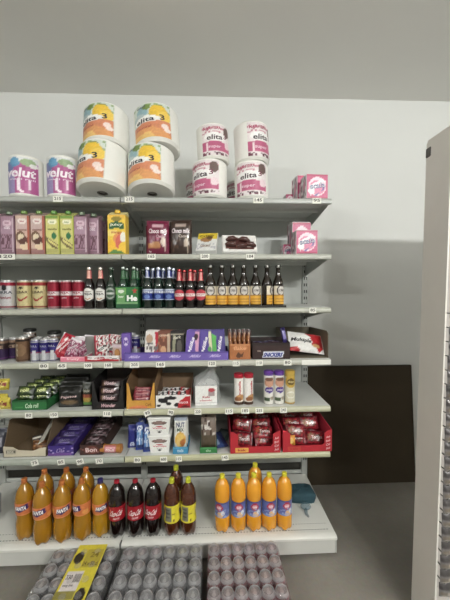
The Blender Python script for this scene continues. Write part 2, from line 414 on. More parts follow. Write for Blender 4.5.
scp = art((206,70,120), ('e',.5,.5,.42,.4,(244,214,226)), ('e',.5,.46,.36,.3,(224,120,160)), ('p',[(.05,.3),(.3,.62),(.75,.82),(.95,.7),(.6,.62),(.3,.34),(.2,.1)],(248,236,240)), ('p',[(.35,.12),(.8,.36),(.9,.62),(.7,.32),(.4,.06)],(90,90,160)), ('r',0,0,1,.05,(180,40,84)), ('r',0,.95,1,1,(186,44,90)), ('e',.22,.3,.16,.14,(246,240,244)))
scs = art((226,222,222), ('n',7,.45,(120,110,116),.1,.95,2), ('r',0,0,.12,1,(196,60,104)), ('p',[(.4,.3),(.9,.5),(.8,.8),(.5,.7)],(206,120,150)))
def make_cube(w, h, d, txt='scala'):
    t = thing('tissue_box', '', 'tissue pack', 'pink tissue packs at the right end')
    MB().box(-w/2, w/2, -d/2, d/2, 0, h, (226,214,218), .006).build('pack_body', 'soft', t, 0)
    MB().printed(front(-w/2+.004, w/2-.004, .004, h-.004, -d/2-.0008), scp, 26, 26, [(txt, .14,.42,.88,.66,(38,52,130),8,.1,.035), (txt, .13,.44,.87,.68,(246,246,250),8,.1,.0)]).build('front_print', 'soft', t, 60, False)
    MB().printed(leftside(-d/2+.004, d/2-.004, .004, h-.004, -w/2-.0008), scs, 14, 14).build('side_print', 'soft', t, 60, False)
    return t
c0 = make_cube(.138, .15, .10)
put(c0, 316.5, 1, .06, 3, fd=.045)
c0['label'] = 'pink and white tissue pack at the right front corner of the top shelf'
c1 = dup(c0, 'taller pink tissue pack behind the front one on the top shelf'); put(c1, 306.5, 1, .19, 4, fd=.045); c1.scale = (1,1,1.28)
c2 = dup(c0, 'small dark pink tissue pack left of the others on the top shelf'); put(c2, 289, 1, .25, 0); c2.scale = (.42,.8,.62)
c3 = dup(c0, 'pink tissue pack with lettering at the front right of the second shelf'); put(c3, 307, 2, .06, -2, sc=.98, fd=.045)
c4 = dup(c0, 'darker tall tissue pack behind the front one on the second shelf'); put(c4, 301, 2, .19, 3, fd=.045); c4.scale = (.92,1,1.5)
c5 = dup(c0, 'small tissue pack left of the others on the second shelf'); put(c5, 286.5, 2, .2, 0); c5.scale = (.42,.8,.56)

# ------------------------------------------------------------------ second shelf: cartons, pouches
def make_carton(w, h, d, prn, side, texts, capc, top_c, group, cat='drink carton'):
    t = thing('drink_carton', '', cat, group)
    m = MB(); b = .003
    m.box(-w/2, w/2, -d/2, d/2, 0, h-.03, side, .004)
    m.prism([(-d/2,h-.03),(d/2,h-.03),(d/2,h),(d/2-.012,h)], -w/2+.001, w/2-.001, 'x', top_c)
    m.build('carton_body', 'card', t, 0)
    MB().printed(front(-w/2+.002, w/2-.002, .003, h-.031, -d/2-.0008), prn, 22, 34, texts).build('front_print', 'card', t, 60, False)
    MB().printed(leftside(-d/2+.002, d/2-.002, .003, h-.031, -w/2-.0008), prn, 14, 30).build('side_print', 'card', t, 60, False)
    MB().lathe([(.017,0),(.017,.014),(.013,.018)], 18, capc, (0,-.012,h-.016)).build('cap', 'plastic', t, 40)
    return t
G2 = 'plant drink cartons at the left of the second shelf'
coc = art((214,178,160), ('r',0,.62,1,.93,(206,176,170)), ('e',.5,.86,.34,.08,(240,226,220)), ('r',0,0,1,.14,(160,110,106)), ('e',.36,.44,.34,.16,(120,84,60)), ('e',.38,.43,.24,.10,(232,214,180)), ('e',.75,.3,.3,.14,(110,62,48)),
          ('e',.66,.2,.36,.1,(232,206,170)), ('p',[(.2,.36),(.8,.46),(.7,.26),(.3,.24)],(96,54,44)), ('r',.9,.1,1,1,(190,84,60)))
van = art((214,208,116), ('r',0,.93,1,1,(120,160,60)), ('e',.5,.84,.36,.07,(246,244,210)), ('e',.62,.47,.2,.09,(44,120,70)), ('p',[(0,.46),(1,.22),(1,.12),(.5,.16),(0,.34)],(120,104,60)), ('p',[(.1,.42),(1,.18),(1,.14),(.2,.32)],(226,214,120)), ('r',0,.02,1,.12,(180,176,96)), ('r',.92,.1,1,1,(190,196,70)))
pur = art((168,128,148), ('e',.5,.82,.36,.09,(216,186,200)), ('r',0,.55,1,.7,(176,140,160)), ('n',12,.5,(110,70,84),.14,.5,2), ('r',0,0,1,.1,(140,104,120)), ('r',.88,.05,.96,.97,(206,180,192)))
kc = make_carton(.078,.255,.07, coc, (186,120,100), [('coconut', .14,.60,.86,.66,(120,60,60)), ('bio', .34,.83,.66,.88,(180,60,60))], (110,150,60), (190,160,150), G2)
row(kc, [(23,.05,'beige and brown coconut carton with green cap, left one of two'), (38,.05,'beige and brown coconut carton with green cap, right one of two')], 2, G2, fd=.034)
kv = make_carton(.078,.255,.07, van, (190,196,80), [('vanilla', .14,.62,.86,.68,(110,110,40)), ('bio', .34,.81,.66,.86,(120,150,60))], (90,150,50), (200,200,110), G2)
row(kv, [(53,.05,'yellow green vanilla carton with green cap, left one of two'), (67.5,.05,'yellow green vanilla carton with green cap, right one of two')], 2, G2, fd=.034)
kp = make_carton(.075,.25,.07, pur, (150,112,130), [('oat', .26,.66,.74,.74,(235,220,228)), ('bio', .34,.8,.66,.86,(150,80,110))], (110,130,100), (150,120,130), G2)
row(kp, [(81,.05,'pale purple carton in film right of the yellow green cartons'), (93,.09,'purple carton in film, second one right of the yellow green cartons'), (101,.2,'dark purple carton deep on the shelf beside the mango juice'),
         (8,.05,'pale purple carton at the left edge beside the coconut cartons'), (-6,.05,'pale purple carton outside the left edge of the second shelf')], 2, G2, fd=.034)
jui = art((246,206,56), ('r',0,.9,1,1,(244,190,60)), ('r',0,.45,.5,.6,(250,222,110)), ('e',.5,.9,.3,.06,(150,130,40)), ('p',[(.06,.78),(.5,.84),(.94,.78),(.94,.62),(.5,.66),(.06,.62)],(38,96,52)), ('e',.62,.34,.34,.2,(240,150,80)), ('e',.66,.3,.24,.18,(232,104,84)),
          ('e',.86,.42,.16,.14,(240,236,220)), ('e',.2,.18,.24,.18,(250,190,40)), ('e',.86,.14,.26,.16,(250,200,50)), ('p',[(0,0),(1,0),(.7,.08),(.3,.1)],(90,140,60)))
j = make_carton(.105,.262,.075, jui, (244,200,60), [('juicy', .14,.70,.86,.78,(240,244,220),0,.1), ('mango', .2,.5,.8,.57,(200,90,40))], (248,196,20), (240,226,150), None)
j['label'] = 'bright yellow mango juice carton with orange cap on the second shelf'; put(j, 117, 2, .05, fd=.036)

def pillow(name, W, H, T, prn, texts=(), ends='tb', mat='wrap', nu=22, nv=22, label='', cat='snack pack', group=None, seed=1):
    """a sealed bag or bar standing in the x-z plane, face to -y, with crimped ends"""
    cr = .045
    def th(u, v):
        a = v if ends == 'tb' else u; b = u if ends == 'tb' else v
        if a < cr or a > 1-cr: return .0008
        t = (a-cr)/(1-2*cr); e = min(1, 4.2*min(t, 1-t))**.6
        s = (1-abs(2*b-1)**3.2)**.6 if 0 < b < 1 else 0
        return .0008+T/2*e*max(s, 0)*(1+.10*math.sin(17*u+seed)*math.sin(13*v+seed*2))
    def mp(u, v, l): return ((u-.5)*W, -th(u, v)-l, v*H)
    m = MB(); m.printed(mp, prn, nu, nv, texts)
    m.printed(lambda u, v, l: ((u-.5)*W, th(u, v)+l, v*H), prn, nu, nv)
    o = m.build(name, mat, None, 50, False); tag(o, label, cat, group); return o

cho = art((122,28,62), ('r',0,.0,1,.08,(104,22,50)), ('e',.5,.84,.28,.05,(214,170,180)), ('p',[(.06,.34),(.5,.40),(.62,.32),(.6,.22),(.08,.20)],(190,130,80)), ('e',.74,.40,.11,.14,(226,206,190)), ('r',.78,.1,.86,.34,(216,190,180)))
chd = art((62,44,36), ('e',.5,.84,.28,.05,(180,160,150)), ('n',10,.3,(84,58,44),.1,.45), ('e',.76,.36,.11,.13,(196,178,160)), ('r',.78,.08,.86,.3,(190,170,150)))
CT = [('Choco milk', .1,.62,.92,.75,(240,224,228),0,.1), ('Classic', .42,.5,.8,.58,(220,180,190)), ('kg', .1,.08,.2,.14,(226,200,206))]
q = pillow('drink_powder_bag', .135, .215, .045, cho, CT, label='maroon chocolate powder bag standing on the second shelf', cat='bag of powder', group='chocolate powder bags'); put(q, 158, 2, .09, 4)
q = pillow('drink_powder_bag', .135, .222, .045, chd, CT[:1]+[('Cacao', .42,.5,.84,.58,(210,196,184))], label='dark brown chocolate powder bag beside the maroon one', cat='bag of powder', group='chocolate powder bags'); put(q, 181, 2, .10, -3)
for px, lb in ((156,'maroon chocolate powder bag hidden behind the front maroon one'),(179,'brown chocolate powder bag hidden behind the front brown one')):
    b = pillow('drink_powder_bag', .13, .205, .045, cho if px < 160 else chd, (), label=lb, cat='bag of powder', group='chocolate powder bags'); put(b, px, 2, .19)
# reclining white and yellow box
def make_box(name, w, h, d, prn, side, texts, label, cat, group=None, mat='card', sideprn=None, topprn=None):
    t = thing(name, label, cat, group)
    MB().box(-w/2, w/2, -d/2, d/2, 0, h, side, .002).build('box_body', mat, t, 0)
    MB().printed(front(-w/2+.001, w/2-.001, .001, h-.001, -d/2-.0006), prn, 24, 24, texts).build('front_print', mat, t, 60, False)
    if sideprn: MB().printed(leftside(-d/2+.001, d/2-.001, .001, h-.001, -w/2-.0006), sideprn, 10, 16).build('side_print', mat, t, 60, False)
    if topprn: MB().printed(top(-w/2+.001, w/2-.001, -d/2+.001, d/2-.001, h+.0006), topprn, 16, 10).build('top_print', mat, t, 60, False)
    return t
wy = art((226,226,222), ('r',0,.66,1,1,(226,196,40)), ('e',.45,.62,.3,.14,(170,120,70)), ('e',.6,.72,.16,.1,(110,80,40)), ('n',12,.3,(190,190,196),.05,.4))
b = make_box('biscuit_box', .125, .155, .04, wy, (214,214,210), [('Crispy', .1,.74,.85,.9,(120,80,20),4), ('cacao', .2,.2,.7,.32,(140,110,90))], 'white and yellow biscuit box leaning back on the second shelf', 'biscuit box')
put(b, 206, 2, .05, -10, 38, hr=.02)
tr = art((234,232,226), ('e',.34,.72,.24,.16,(92,50,44),-8), ('e',.62,.6,.30,.18,(84,42,38),-12), ('e',.3,.34,.24,.2,(90,46,42)), ('e',.72,.32,.26,.2,(96,52,44)), ('p',[(.06,.1),(.94,.1),(.9,.34),(.1,.4)],(88,46,40)), ('e',.86,.7,.05,.16,(240,240,236)), ('r',0,0,.16,.12,(244,244,240)))
t = thing('chocolate_pastry_tray', 'white tray of dark brown chocolate pastries leaning back on the second shelf', 'pastry tray')
m = MB(); m.box(-.108,.108,-.02,.02,0,.125,(232,230,226),.006); m.build('tray', 'plastic', t, 0)
MB().printed(front(-.103,.103,.004,.121,-.0212), tr, 34, 26, [('croki', .62,.22,.84,.30,(240,220,210))]).build('window_print', 'soft', t, 60, False)
m = MB()
for i, (x, z, a) in enumerate(((-.05,.085,8),(.03,.08,-10),(-.055,.045,-6),(.01,.035,5),(.065,.045,-12))):
    c, s = math.cos(R(a)), math.sin(R(a)); m.tube([(x-.034*c,-.025,z-.034*s),(x-.015*c,-.032,z-.015*s+.003),(x+.012*c,-.032,z+.012*s+.003),(x+.034*c,-.025,z+.034*s)], [.007,.016,.016,.007], 8, (84,46,40))
m.build('pastry', 'wrap', t, 60)
put(t, 240, 2, .05, 3, 28, hr=.02)
f = MB().box(-.09,.09,-.06,.06,0,.004,(64,70,60),.001).build('dark_card_lid', 'card', None, 0); tag(f, 'dark green card lid lying behind the pastry tray', 'card'); put(f, 243, 2, .24, 0, 0); 
f.rotation_euler = (R(48),0,0); f.location.z = ZS[2]+.052

# ------------------------------------------------------------------ third shelf: cans and bottles
def make_can(rr, H, prn, texts, body, topc=(190,190,186), name='drink_can', cat='drink can'):
    t = thing(name, '', cat, None)
    MB().lathe([(rr*.78,.004,(150,150,148)),(rr*.86,0,(170,170,168)),(rr,.010,body),(rr,H-.014,body),(rr*.84,H-.003,topc),(rr*.84,H,topc),(rr*.79,H,topc),(rr*.77,H-.005,(150,150,148)),(0,H-.005,(165,165,162))], 26).build('can_body', 'can', t, 40)
    MB().printed(cyl(rr+.0006, .010, H-.014, -100, 100), prn, 26, 26, texts).build('print', 'can', t, 60, False)
    m = MB(); m.lathe([(.008,0),(.008,.0015)], 10, (200,200,198), (0,-.006,H-.005)); m.box(-.004,.004,-.006,.010,H-.005,H-.0035,(200,200,198)); m.build('ring_pull', 'alu', t, 0)
    return t
G3 = 'beer cans at the left of the third shelf'
wh = art((206,204,206), ('r',0,.86,1,1,(168,34,60)), ('r',0,0,1,.06,(150,40,56)), ('e',.5,.8,.1,.12,(40,40,44)), ('r',.0,.66,1,.69,(130,130,140)))
cw = make_can(.040,.172, wh, [('BIRRA', .2,.55,.8,.66,(70,72,90)), ('Premium', .26,.34,.74,.46,(160,40,60),0,.2)], (206,204,206))
row(cw, [(7.5,.05,'white beer can with a red top band at the left edge'), (-8,.05,'white beer can with a red top band outside the left edge'), (5,.15,'white beer can behind the front white one')], 3, G3)
gd = art((212,198,140), ('r',0,.88,1,1,(170,50,50)), ('r',0,0,1,.04,(150,60,50)), ('e',.5,.78,.08,.05,(60,50,40)), ('p',[(.26,.46),(.4,.36),(.5,.32),(.62,.38),(.78,.48),(.66,.34),(.5,.24),(.38,.28)],(180,40,46)))
cg = make_can(.040,.172, gd, [('ELBAR', .24,.56,.76,.66,(90,70,50))], (212,198,140))
row(cg, [(24,.05,'gold beer can with a red crescent, left one of two'), (39.5,.05,'gold beer can with a red crescent, right one of two'), (31,.15,'gold beer can standing behind the two gold ones')], 3, G3)
rd = art((164,28,52), ('r',0,.5,1,.64,(232,222,222)), ('r',0,.0,1,.03,(210,200,200)), ('r',0,.95,1,1,(140,20,40)))
cr_ = make_can(.033,.17, rd, [('PEJA', .28,.52,.72,.62,(160,30,50)), ('pils', .38,.34,.62,.42,(230,200,205),0,.1)], (164,28,52))
row(cr_, [(53,.045,'dark red beer can with white band, leftmost of the red cans'), (66,.045,'dark red beer can with white band, middle one in front'), (78,.045,'dark red beer can with white band beside the black bottles'), (72,.13,'dark red beer can half hidden behind the front red ones'), (60,.13,'dark red beer can behind the gap of the left two red ones')], 3, G3)

def make_bottle(glass, label_prn, ltexts, neckc, capc, H=.245, rr=.0305, lab=(.05,.11), neck=(.175,.225), hexa=False, neckart=None):
    t = thing('beer_bottle', '', 'beer bottle')
    k = H/.245
    pr = [(rr*.9,0),(rr,.006*k),(rr,.128*k),(rr*.93,.146*k),(rr*.66,.168*k),(rr*.47,.186*k),(rr*.42,.205*k),(rr*.40,.228*k),(rr*.46,.232*k),(rr*.46,.238*k)]
    MB().lathe(pr, 24, glass).build('bottle_glass', 'glass', t, 40)
    MB().lathe([(rr*.50,.231*k),(rr*.52,.236*k),(rr*.46,.246*k),(0,.2465*k)], 16, capc).build('crown_cap', 'alu', t, 40)
    MB().printed(cyl(rr+.0005, lab[0], lab[1], -82, 82), label_prn, 22, 20, ltexts).build('label', 'card', t, 60, False)
    if neckc:
        def rn(v):
            z = neck[0]+(neck[1]-neck[0])*v; z /= k
            zs = [.128,.146,.168,.186,.205,.228,.24]; rs = [rr,rr*.93,rr*.66,rr*.47,rr*.42,rr*.40,rr*.44]
            for i in range(6):
                if z <= zs[i+1]: return rs[i]+(rs[i+1]-rs[i])*max(0,(z-zs[i]))/(zs[i+1]-zs[i])+.0006
            return rs[-1]+.0006
        MB().printed(cyl(rn, neck[0], neck[1], -180, 180), neckart or art(neckc), 20, 10).build('neck_foil', 'wrap', t, 60, False)
    return t
BLK = (24,16,14)
G4 = 'beer bottles on the third shelf'
hexl = art(BLK, ('p',[(.1,.2),(.5,.0),(.9,.2),(.9,.8),(.5,1),(.1,.8)],(222,220,214)), ('p',[(.16,.26),(.5,.08),(.84,.26),(.5,.18)],(190,120,60)), ('r',.3,.7,.7,.74,(120,110,100)))
b1 = make_bottle(BLK, hexl, [('PEJA', .2,.42,.8,.60,(50,46,44))], (226,120,112), (200,190,180), lab=(.045,.125), neck=(.18,.228), neckart=art((222,110,110), ('r',.4,0,.6,1,(240,170,150)))); 
row(b1, [(89,.045,'black beer bottle with white hexagon label and pink neck, left one'), (100.5,.045,'black beer bottle with white hexagon label and pink neck, right one')], 3, G4)
gl = art((40,66,48), ('e',.5,.5,.4,.42,(150,160,150)), ('e',.5,.5,.3,.3,(60,90,66)), ('r',.1,.42,.9,.58,(190,196,188)))
b2 = make_bottle((22,46,30), gl, [], None, (70,80,70), lab=(.05,.13))
row(b2, [(111,.05,'dark green beer bottle left of the green four pack'), (143,.14,'dark green beer bottle deep on the shelf right of the four pack')], 3, G4)
g4 = make_bottle((18,58,34), art((30,110,50), ('e',.5,.5,.4,.4,(220,226,216))), [], (60,110,70), (150,160,150), lab=(.05,.12))
cb4 = row(g4, [(121.5,.05,'green beer bottle in the left front of the four pack carton'), (132,.05,'green beer bottle in the right front of the four pack carton'), (125.5,.125,'green beer bottle in the left back of the four pack carton'), (135,.125,'green beer bottle in the right back of the four pack carton')], 3, G4, dz=.003)
t = thing('bottle_carrier', 'green card four pack carrier with white letters and red star', 'bottle carrier')
xa = atY(116, 308, YF+.012).x; xb = atY(137.2, 308, YF+.012).x; w = max(xb-xa, .131)
m = MB(); m.box(0,w,0,.003,0,.128,(26,104,50)); m.box(0,w,.155,.158,0,.128,(26,104,50)); m.box(0,.003,.003,.155,0,.128,(26,104,50)); m.box(w-.003,w,.003,.155,0,.128,(26,104,50)); m.box(0,w,0,.158,0,.002,(26,90,46)); m.box(.003,w-.003,.078,.080,0,.12,(26,90,46))
m.build('carton', 'card', t, 0)
st = [(.86+.13*(1 if i%2==0 else .42)*math.sin(i*math.pi/5), .82+.15*(1 if i%2==0 else .42)*math.cos(i*math.pi/5)) for i in range(10)]
MB().printed(front(.0005, w-.0005, .001, .127, -.001), art((34,116,52), ('r',0,.66,.45,.95,(110,170,80)), ('r',.06,.3,.42,.92,(100,160,90)), ('e',.24,.8,.14,.08,(220,230,214)), ('r',0,0,1,.2,(20,86,44)), ('r',.04,.2,.98,.3,(120,170,110)), ('p',st,(206,50,50))), 40, 36, [('He', .50,.34,.98,.62,(250,250,246),0,0,.06), ('beer', .12,.5,.36,.62,(226,234,220))]).build('front_print', 'card', t, 60, False)
t.location = (xa, YF+.010, ZS[3]+.001)
for o, fx, y in zip(cb4, (.26,.74,.26,.74), (.0425,.0425,.1175,.1175)): o.location.x = xa+w*fx; o.location.y = YF+.010+y
bl = art((28,50,140), ('r',.0,.62,1,.8,(214,220,232)), ('r',.0,.9,1,1,(190,200,220)), ('r',0,0,1,.08,(170,180,210)), ('e',.5,.3,.2,.2,(90,120,190)))
b3 = make_bottle((14,34,26), bl, [('KALT', .24,.63,.76,.78,(30,40,120))], (30,44,130), (190,200,215), lab=(.05,.115), neck=(.182,.228), neckart=art((30,44,130), ('r',.42,0,.58,1,(180,190,220)), ('r',0,0,1,.12,(190,196,214))))
row(b3, [(147.5,.045,'green beer bottle with blue label and foil, first of three in front'), (158.5,.045,'green beer bottle with blue label and foil, middle one of three'), (169.3,.045,'green beer bottle with blue label and foil, beside the red ones'),
         (153,.13,'green beer bottle with blue foil in the second row, left'), (173.5,.13,'green beer bottle with blue foil in the second row, right'), (163.5,.13,'green beer bottle with blue foil in the second row, middle')], 3, G4)
re = art(BLK, ('e',.5,.5,.44,.46,(196,52,66)), ('r',.1,.4,.9,.6,(236,228,224)), ('e',.5,.5,.46,.48,(200,60,70)) if 0 else ('r',.08,.42,.92,.58,(236,226,222)))
b4 = make_bottle(BLK, re, [('PEJA', .24,.44,.76,.56,(170,30,40))], (190,44,56), (170,60,60), H=.232, lab=(.045,.112), neck=(.165,.216), neckart=art((190,40,54), ('r',.42,0,.56,1,(240,150,140))))
row(b4, [(179.5,.045,'black beer bottle with round red label, leftmost of the red ones'), (190.5,.045,'black beer bottle with round red label, middle one in front'), (201,.045,'black beer bottle with round red label, rightmost one in front'),
         (184.5,.12,'black beer bottle with red neck in the second row, left'), (195,.12,'black beer bottle with red neck in the second row, right')], 3, G4)
ye = art((232,168,42), ('r',0,.52,1,1,(226,214,190)), ('e',.5,.76,.30,.30,(70,62,60)), ('e',.5,.76,.22,.22,(210,204,196)), ('r',0,.46,1,.52,(160,110,30)), ('r',.1,.26,.9,.3,(180,120,30)), ('r',.1,.14,.9,.17,(180,120,30)), ('r',0,0,1,.03,(120,90,40)))
b5 = make_bottle((34,24,16), ye, [('1780', .36,.70,.64,.82,(60,50,50))], None, (110,110,104), H=.25, rr=.034, lab=(.012,.125))
b5k = MB().printed(cyl(lambda v: .0215+.0035*(.5-v), .158, .176, -60, 60), art((34,24,16), ('e',.5,.5,.34,.5,(196,170,90)), ('e',.5,.5,.22,.3,(50,40,26))), 12, 10).build('neck_label', 'card', b5, 60, False)
nm = ['first','second','third','fourth','fifth','sixth','seventh']
row(b5, [(px, .05, '%s bottle from the left with yellow and cream label and bare brown neck' % nm[i], [0,0,0,0,4,70,24][i]) for i, px in enumerate((210.5,222,233,244,255.8,267.3,278.5))], 3, G4, dz=.006)
o = MB().box(-.25,.25,-.05,.05,0,.005,(44,40,34),.001).box(-.25,.25,-.052,-.05,0,.014,(50,46,40)).build('bottle_tray', 'plastic', None, 0)
tag(o, 'low dark plastic tray under the bottles with yellow labels', 'tray'); put(o, 244.5, 3, .053)
# ------------------------------------------------------------------ display boxes
BRN = (150,122,92)
def dbox(name, w, d, hb, hf, out, inn, prn, texts, label, cat='display box', vcut=0, side=None, group=None, hs=None):
    """open display box: floor, back, sloped sides, low printed front (vcut: depth of a notch in the front edge)"""
    t = thing(name, label, cat, group); th = .003; hs = hs or hf
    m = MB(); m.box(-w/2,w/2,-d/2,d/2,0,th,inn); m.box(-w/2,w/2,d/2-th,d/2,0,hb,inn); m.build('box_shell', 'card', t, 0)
    for sx in (-1,1):
        x = sx*(w/2-th/2); mm = MB(); mm.prism([(-d/2,0),(-d/2,hs),(d/2,hb),(d/2,0)], x-th/2, x+th/2, 'x', side or out); mm.build('side_wall', 'card', t, 0)
    m = MB()
    if vcut:
        a = w*.5
        m.prism([(-a,0),(a,0),(a,hf),(a-.012,hf),(a*.62,hf-vcut),(-a*.62,hf-vcut),(-a+.012,hf),(-a,hf)], -d/2, -d/2+th, 'y', out)
        hp = hf-vcut
    else:
        m.box(-w/2,w/2,-d/2,-d/2+th,0,hf,out); hp = hf
    m.printed(front(-w/2+.001, w/2-.001, .001, hp-.001, -d/2-.0008), prn, 40, 16, texts)
    fp = m.build('front_panel', 'card', t, 0)
    return t
def bars(proto, spots, group, base, cat=None):
    """copies of one wrapped bar at (x, y, z, rx, ry, rz, label) in the frame of the box `base`"""
    for i, sp in enumerate(spots):
        o = proto if i == 0 else dup(proto)
        o.location = base+Vector(sp[:3]); o.rotation_euler = tuple(R(a) for a in sp[3:6]); o['label'] = sp[6]; o['group'] = group
def nth(i, n): return ['first','second','third','fourth','fifth','sixth','seventh','eighth','ninth','tenth','eleventh','twelfth'][i]

# ------------------------------------------------------------------ fourth shelf
brn = art((126,92,66), ('r',0,.9,1,1,(50,40,34)), ('e',.5,.5,.3,.3,(150,116,84)), ('r',0,0,1,.05,(90,64,46)))
k1 = make_can(.036,.15, brn, [('COFFEE', .3,.2,.44,.8,(210,190,160),0)], (126,92,66))
row(k1, [(22,.045,'brown coffee can in front at the left of the fourth shelf'), (28,.13,'brown coffee can behind the front brown one')], 4, 'brown coffee cans')
dk = make_can(.033,.135, art((70,52,50), ('r',0,0,1,.55,(60,40,84)), ('r',0,.86,1,1,(150,120,96)), ('r',0,.04,1,.1,(120,60,130))), [('ICE', .3,.6,.7,.75,(200,170,140))], (70,52,60))
row(dk, [(1,.08,'brown and violet can at the left edge of the fourth shelf'), (13.5,.12,'dark brown and violet can behind the brown coffee can')], 4, 'violet and brown cans')
def blacklid(can, z):
    MB().lathe([(.037,0),(.039,.004),(.037,.014),(.030,.018),(0,.018)], 20, (28,28,26), (0,0,z)).build('lid', 'plastic', can, 40)
o = dup(k1, 'taller brown can with a black lid between the coffee and energy cans'); put(o, 29.5, 4, .21); blacklid(o, .151); o.scale = (1,1,1.06)
bu = art((182,184,192), ('r',0,.45,1,.93,(44,36,120)), ('r',0,.36,1,.45,(150,60,100)), ('r',.45,0,.62,.5,(225,228,232)), ('e',.5,.65,.2,.12,(70,60,150)))
k2 = make_can(.0285,.135, bu, [('BULL', .3,.7,.7,.8,(206,210,226))], (60,54,130), (205,205,202))
row(k2, [(35,.05,'blue and silver energy drink can, left one of the front pair'), (44.5,.05,'blue and silver energy drink can, right one of the front pair'), (38,.12,'energy drink can behind the front pair, left'), (47.5,.12,'energy drink can behind the front pair, right'), (53,.06,'dark blue energy drink can beside the leaning red bag')], 4, 'blue energy drink cans')
o = dup(dk, 'dark can under the black lid behind the red bag'); put(o, 54, 4, .15); o.scale = (1.05,1.05,1.11); blacklid(o, .136)
o = dup(k2, 'blue energy drink can right of the purple chocolate pack'); put(o, 135.5, 4, .16); 
o = dup(k2, 'blue energy drink can deep behind the purple chocolate pack'); put(o, 132, 4, .26)
rb = art((184,26,50), ('p',[(.1,.3),(.3,.62),(.5,.9),(.62,.8),(.42,.5),(.24,.2)],(240,230,230)), ('n',10,.2,(220,90,100),.1,.9,4), ('r',0,0,.1,1,(230,226,226)))
o = pillow('sweets_bag', .07, .15, .04, rb, [('choco', .3,.4,.9,.56,(250,240,240),50)], label='red sweets bag leaning right beside the energy cans', cat='sweets bag'); put(o, 57, 4, .045, 4, 12, roll=24, dz=.022)
# pink tray of bags
t = dbox('display_box', .15, .15, .03, .03, (236,120,146), (226,140,160), art((238,128,152), ('r',0,.8,1,1,(246,170,186))), [('fruity', .25,.2,.75,.8,(252,220,226))], 'low pink card tray holding silver and pink sweet bags')
put(t, 73.5, 4, .09, fd=.07); B = t.location.copy()
sb = art((196,120,150), ('n',17,.36,(236,226,230),0,1,5), ('n',13,.3,(150,50,86),0,1,9), ('n',19,.16,(60,40,60),0,1,2), ('r',0,.9,1,1,(220,214,218)))
pr = pillow('sweets_bag', .07, .12, .018, sb, [('candy', .15,.5,.85,.64,(250,240,244),30)], cat='sweets bag')
bars(pr, [(-.035+.017*i, -.05+.023*i, .021, -8-(i%2)*6, 22-(i%3)*10, -10+7*i, '%s silver and pink sweet bag from the left in the pink tray' % nth(i,5)) for i in range(5)], 'silver and pink bags in the pink tray', B)
# grey card and white-red tray
o = MB().box(-.085,.085,-.002,.002,0,.135,(150,148,142),.001).build('grey_card', 'card', None, 0); tag(o, 'upright grey card behind the white and red tray', 'card'); put(o, 92, 4, .11, 0, 6)
t = dbox('display_box', .205, .11, .035, .034, (230,226,222), (200,190,186), art((234,230,228), ('p',[(0,0),(1,0),(1,.3),(.6,.5),(.3,.25),(0,.4)],(186,36,48)), ('r',0,0,.08,1,(206,40,60)), ('n',14,.2,(60,30,34),.5,.8,6)), [('raffa', .3,.45,.6,.85,(180,30,50),0,.1)], 'low white and red tray holding patterned sweet bags')
put(t, 102, 4, .065, fd=.055); B = t.location.copy()
ms = art((232,226,222), ('n',16,.32,(60,24,30),0,1,11), ('n',14,.24,(190,40,60),0,1,15), ('r',0,0,.18,1,(196,50,70)), ('e',.5,.4,.22,.12,(236,236,232)))
pr = pillow('sweets_bag', .085, .14, .03, ms, [('mix', .3,.34,.7,.5,(40,20,24),20)], cat='sweets bag')
bars(pr, [(-.01,-.02,.012,-8,-4,6,'white, black and red sweet bag standing left in the white tray'), (.045,.0,.012,-8,5,-6,'white, black and red sweet bag standing right in the white tray'), (.02,.03,.006,-12,0,0,'patterned sweet bag behind the two in the white tray')], 'black, white and red bags in the white tray', B)
cb = art((188,158,150), ('e',.55,.45,.34,.3,(150,96,50)), ('e',.5,.5,.26,.2,(190,130,70)), ('r',0,0,1,.14,(176,60,70)), ('r',0,.82,1,1,(206,186,196)))
o = make_box('wafer_pack', .055, .10, .03, cb, (176,146,140), [('wafer', .1,.02,.9,.12,(240,230,226))], 'small pack showing a golden brown wafer beside the purple pack', 'wafer pack'); put(o, 117.5, 4, .035, -6)
pu = (112,82,178)
o = make_box('chocolate_pack', .052, .165, .05, art(pu, ('e',.5,.7,.26,.16,(220,206,236)), ('r',.0,0,1,.06,(90,64,150))), (104,76,168), [('M', .3,.62,.7,.78,(110,80,176))], 'tall light purple chocolate pack at the left end of the purple tray', 'chocolate pack'); put(o, 126.5, 4, .045, 4)
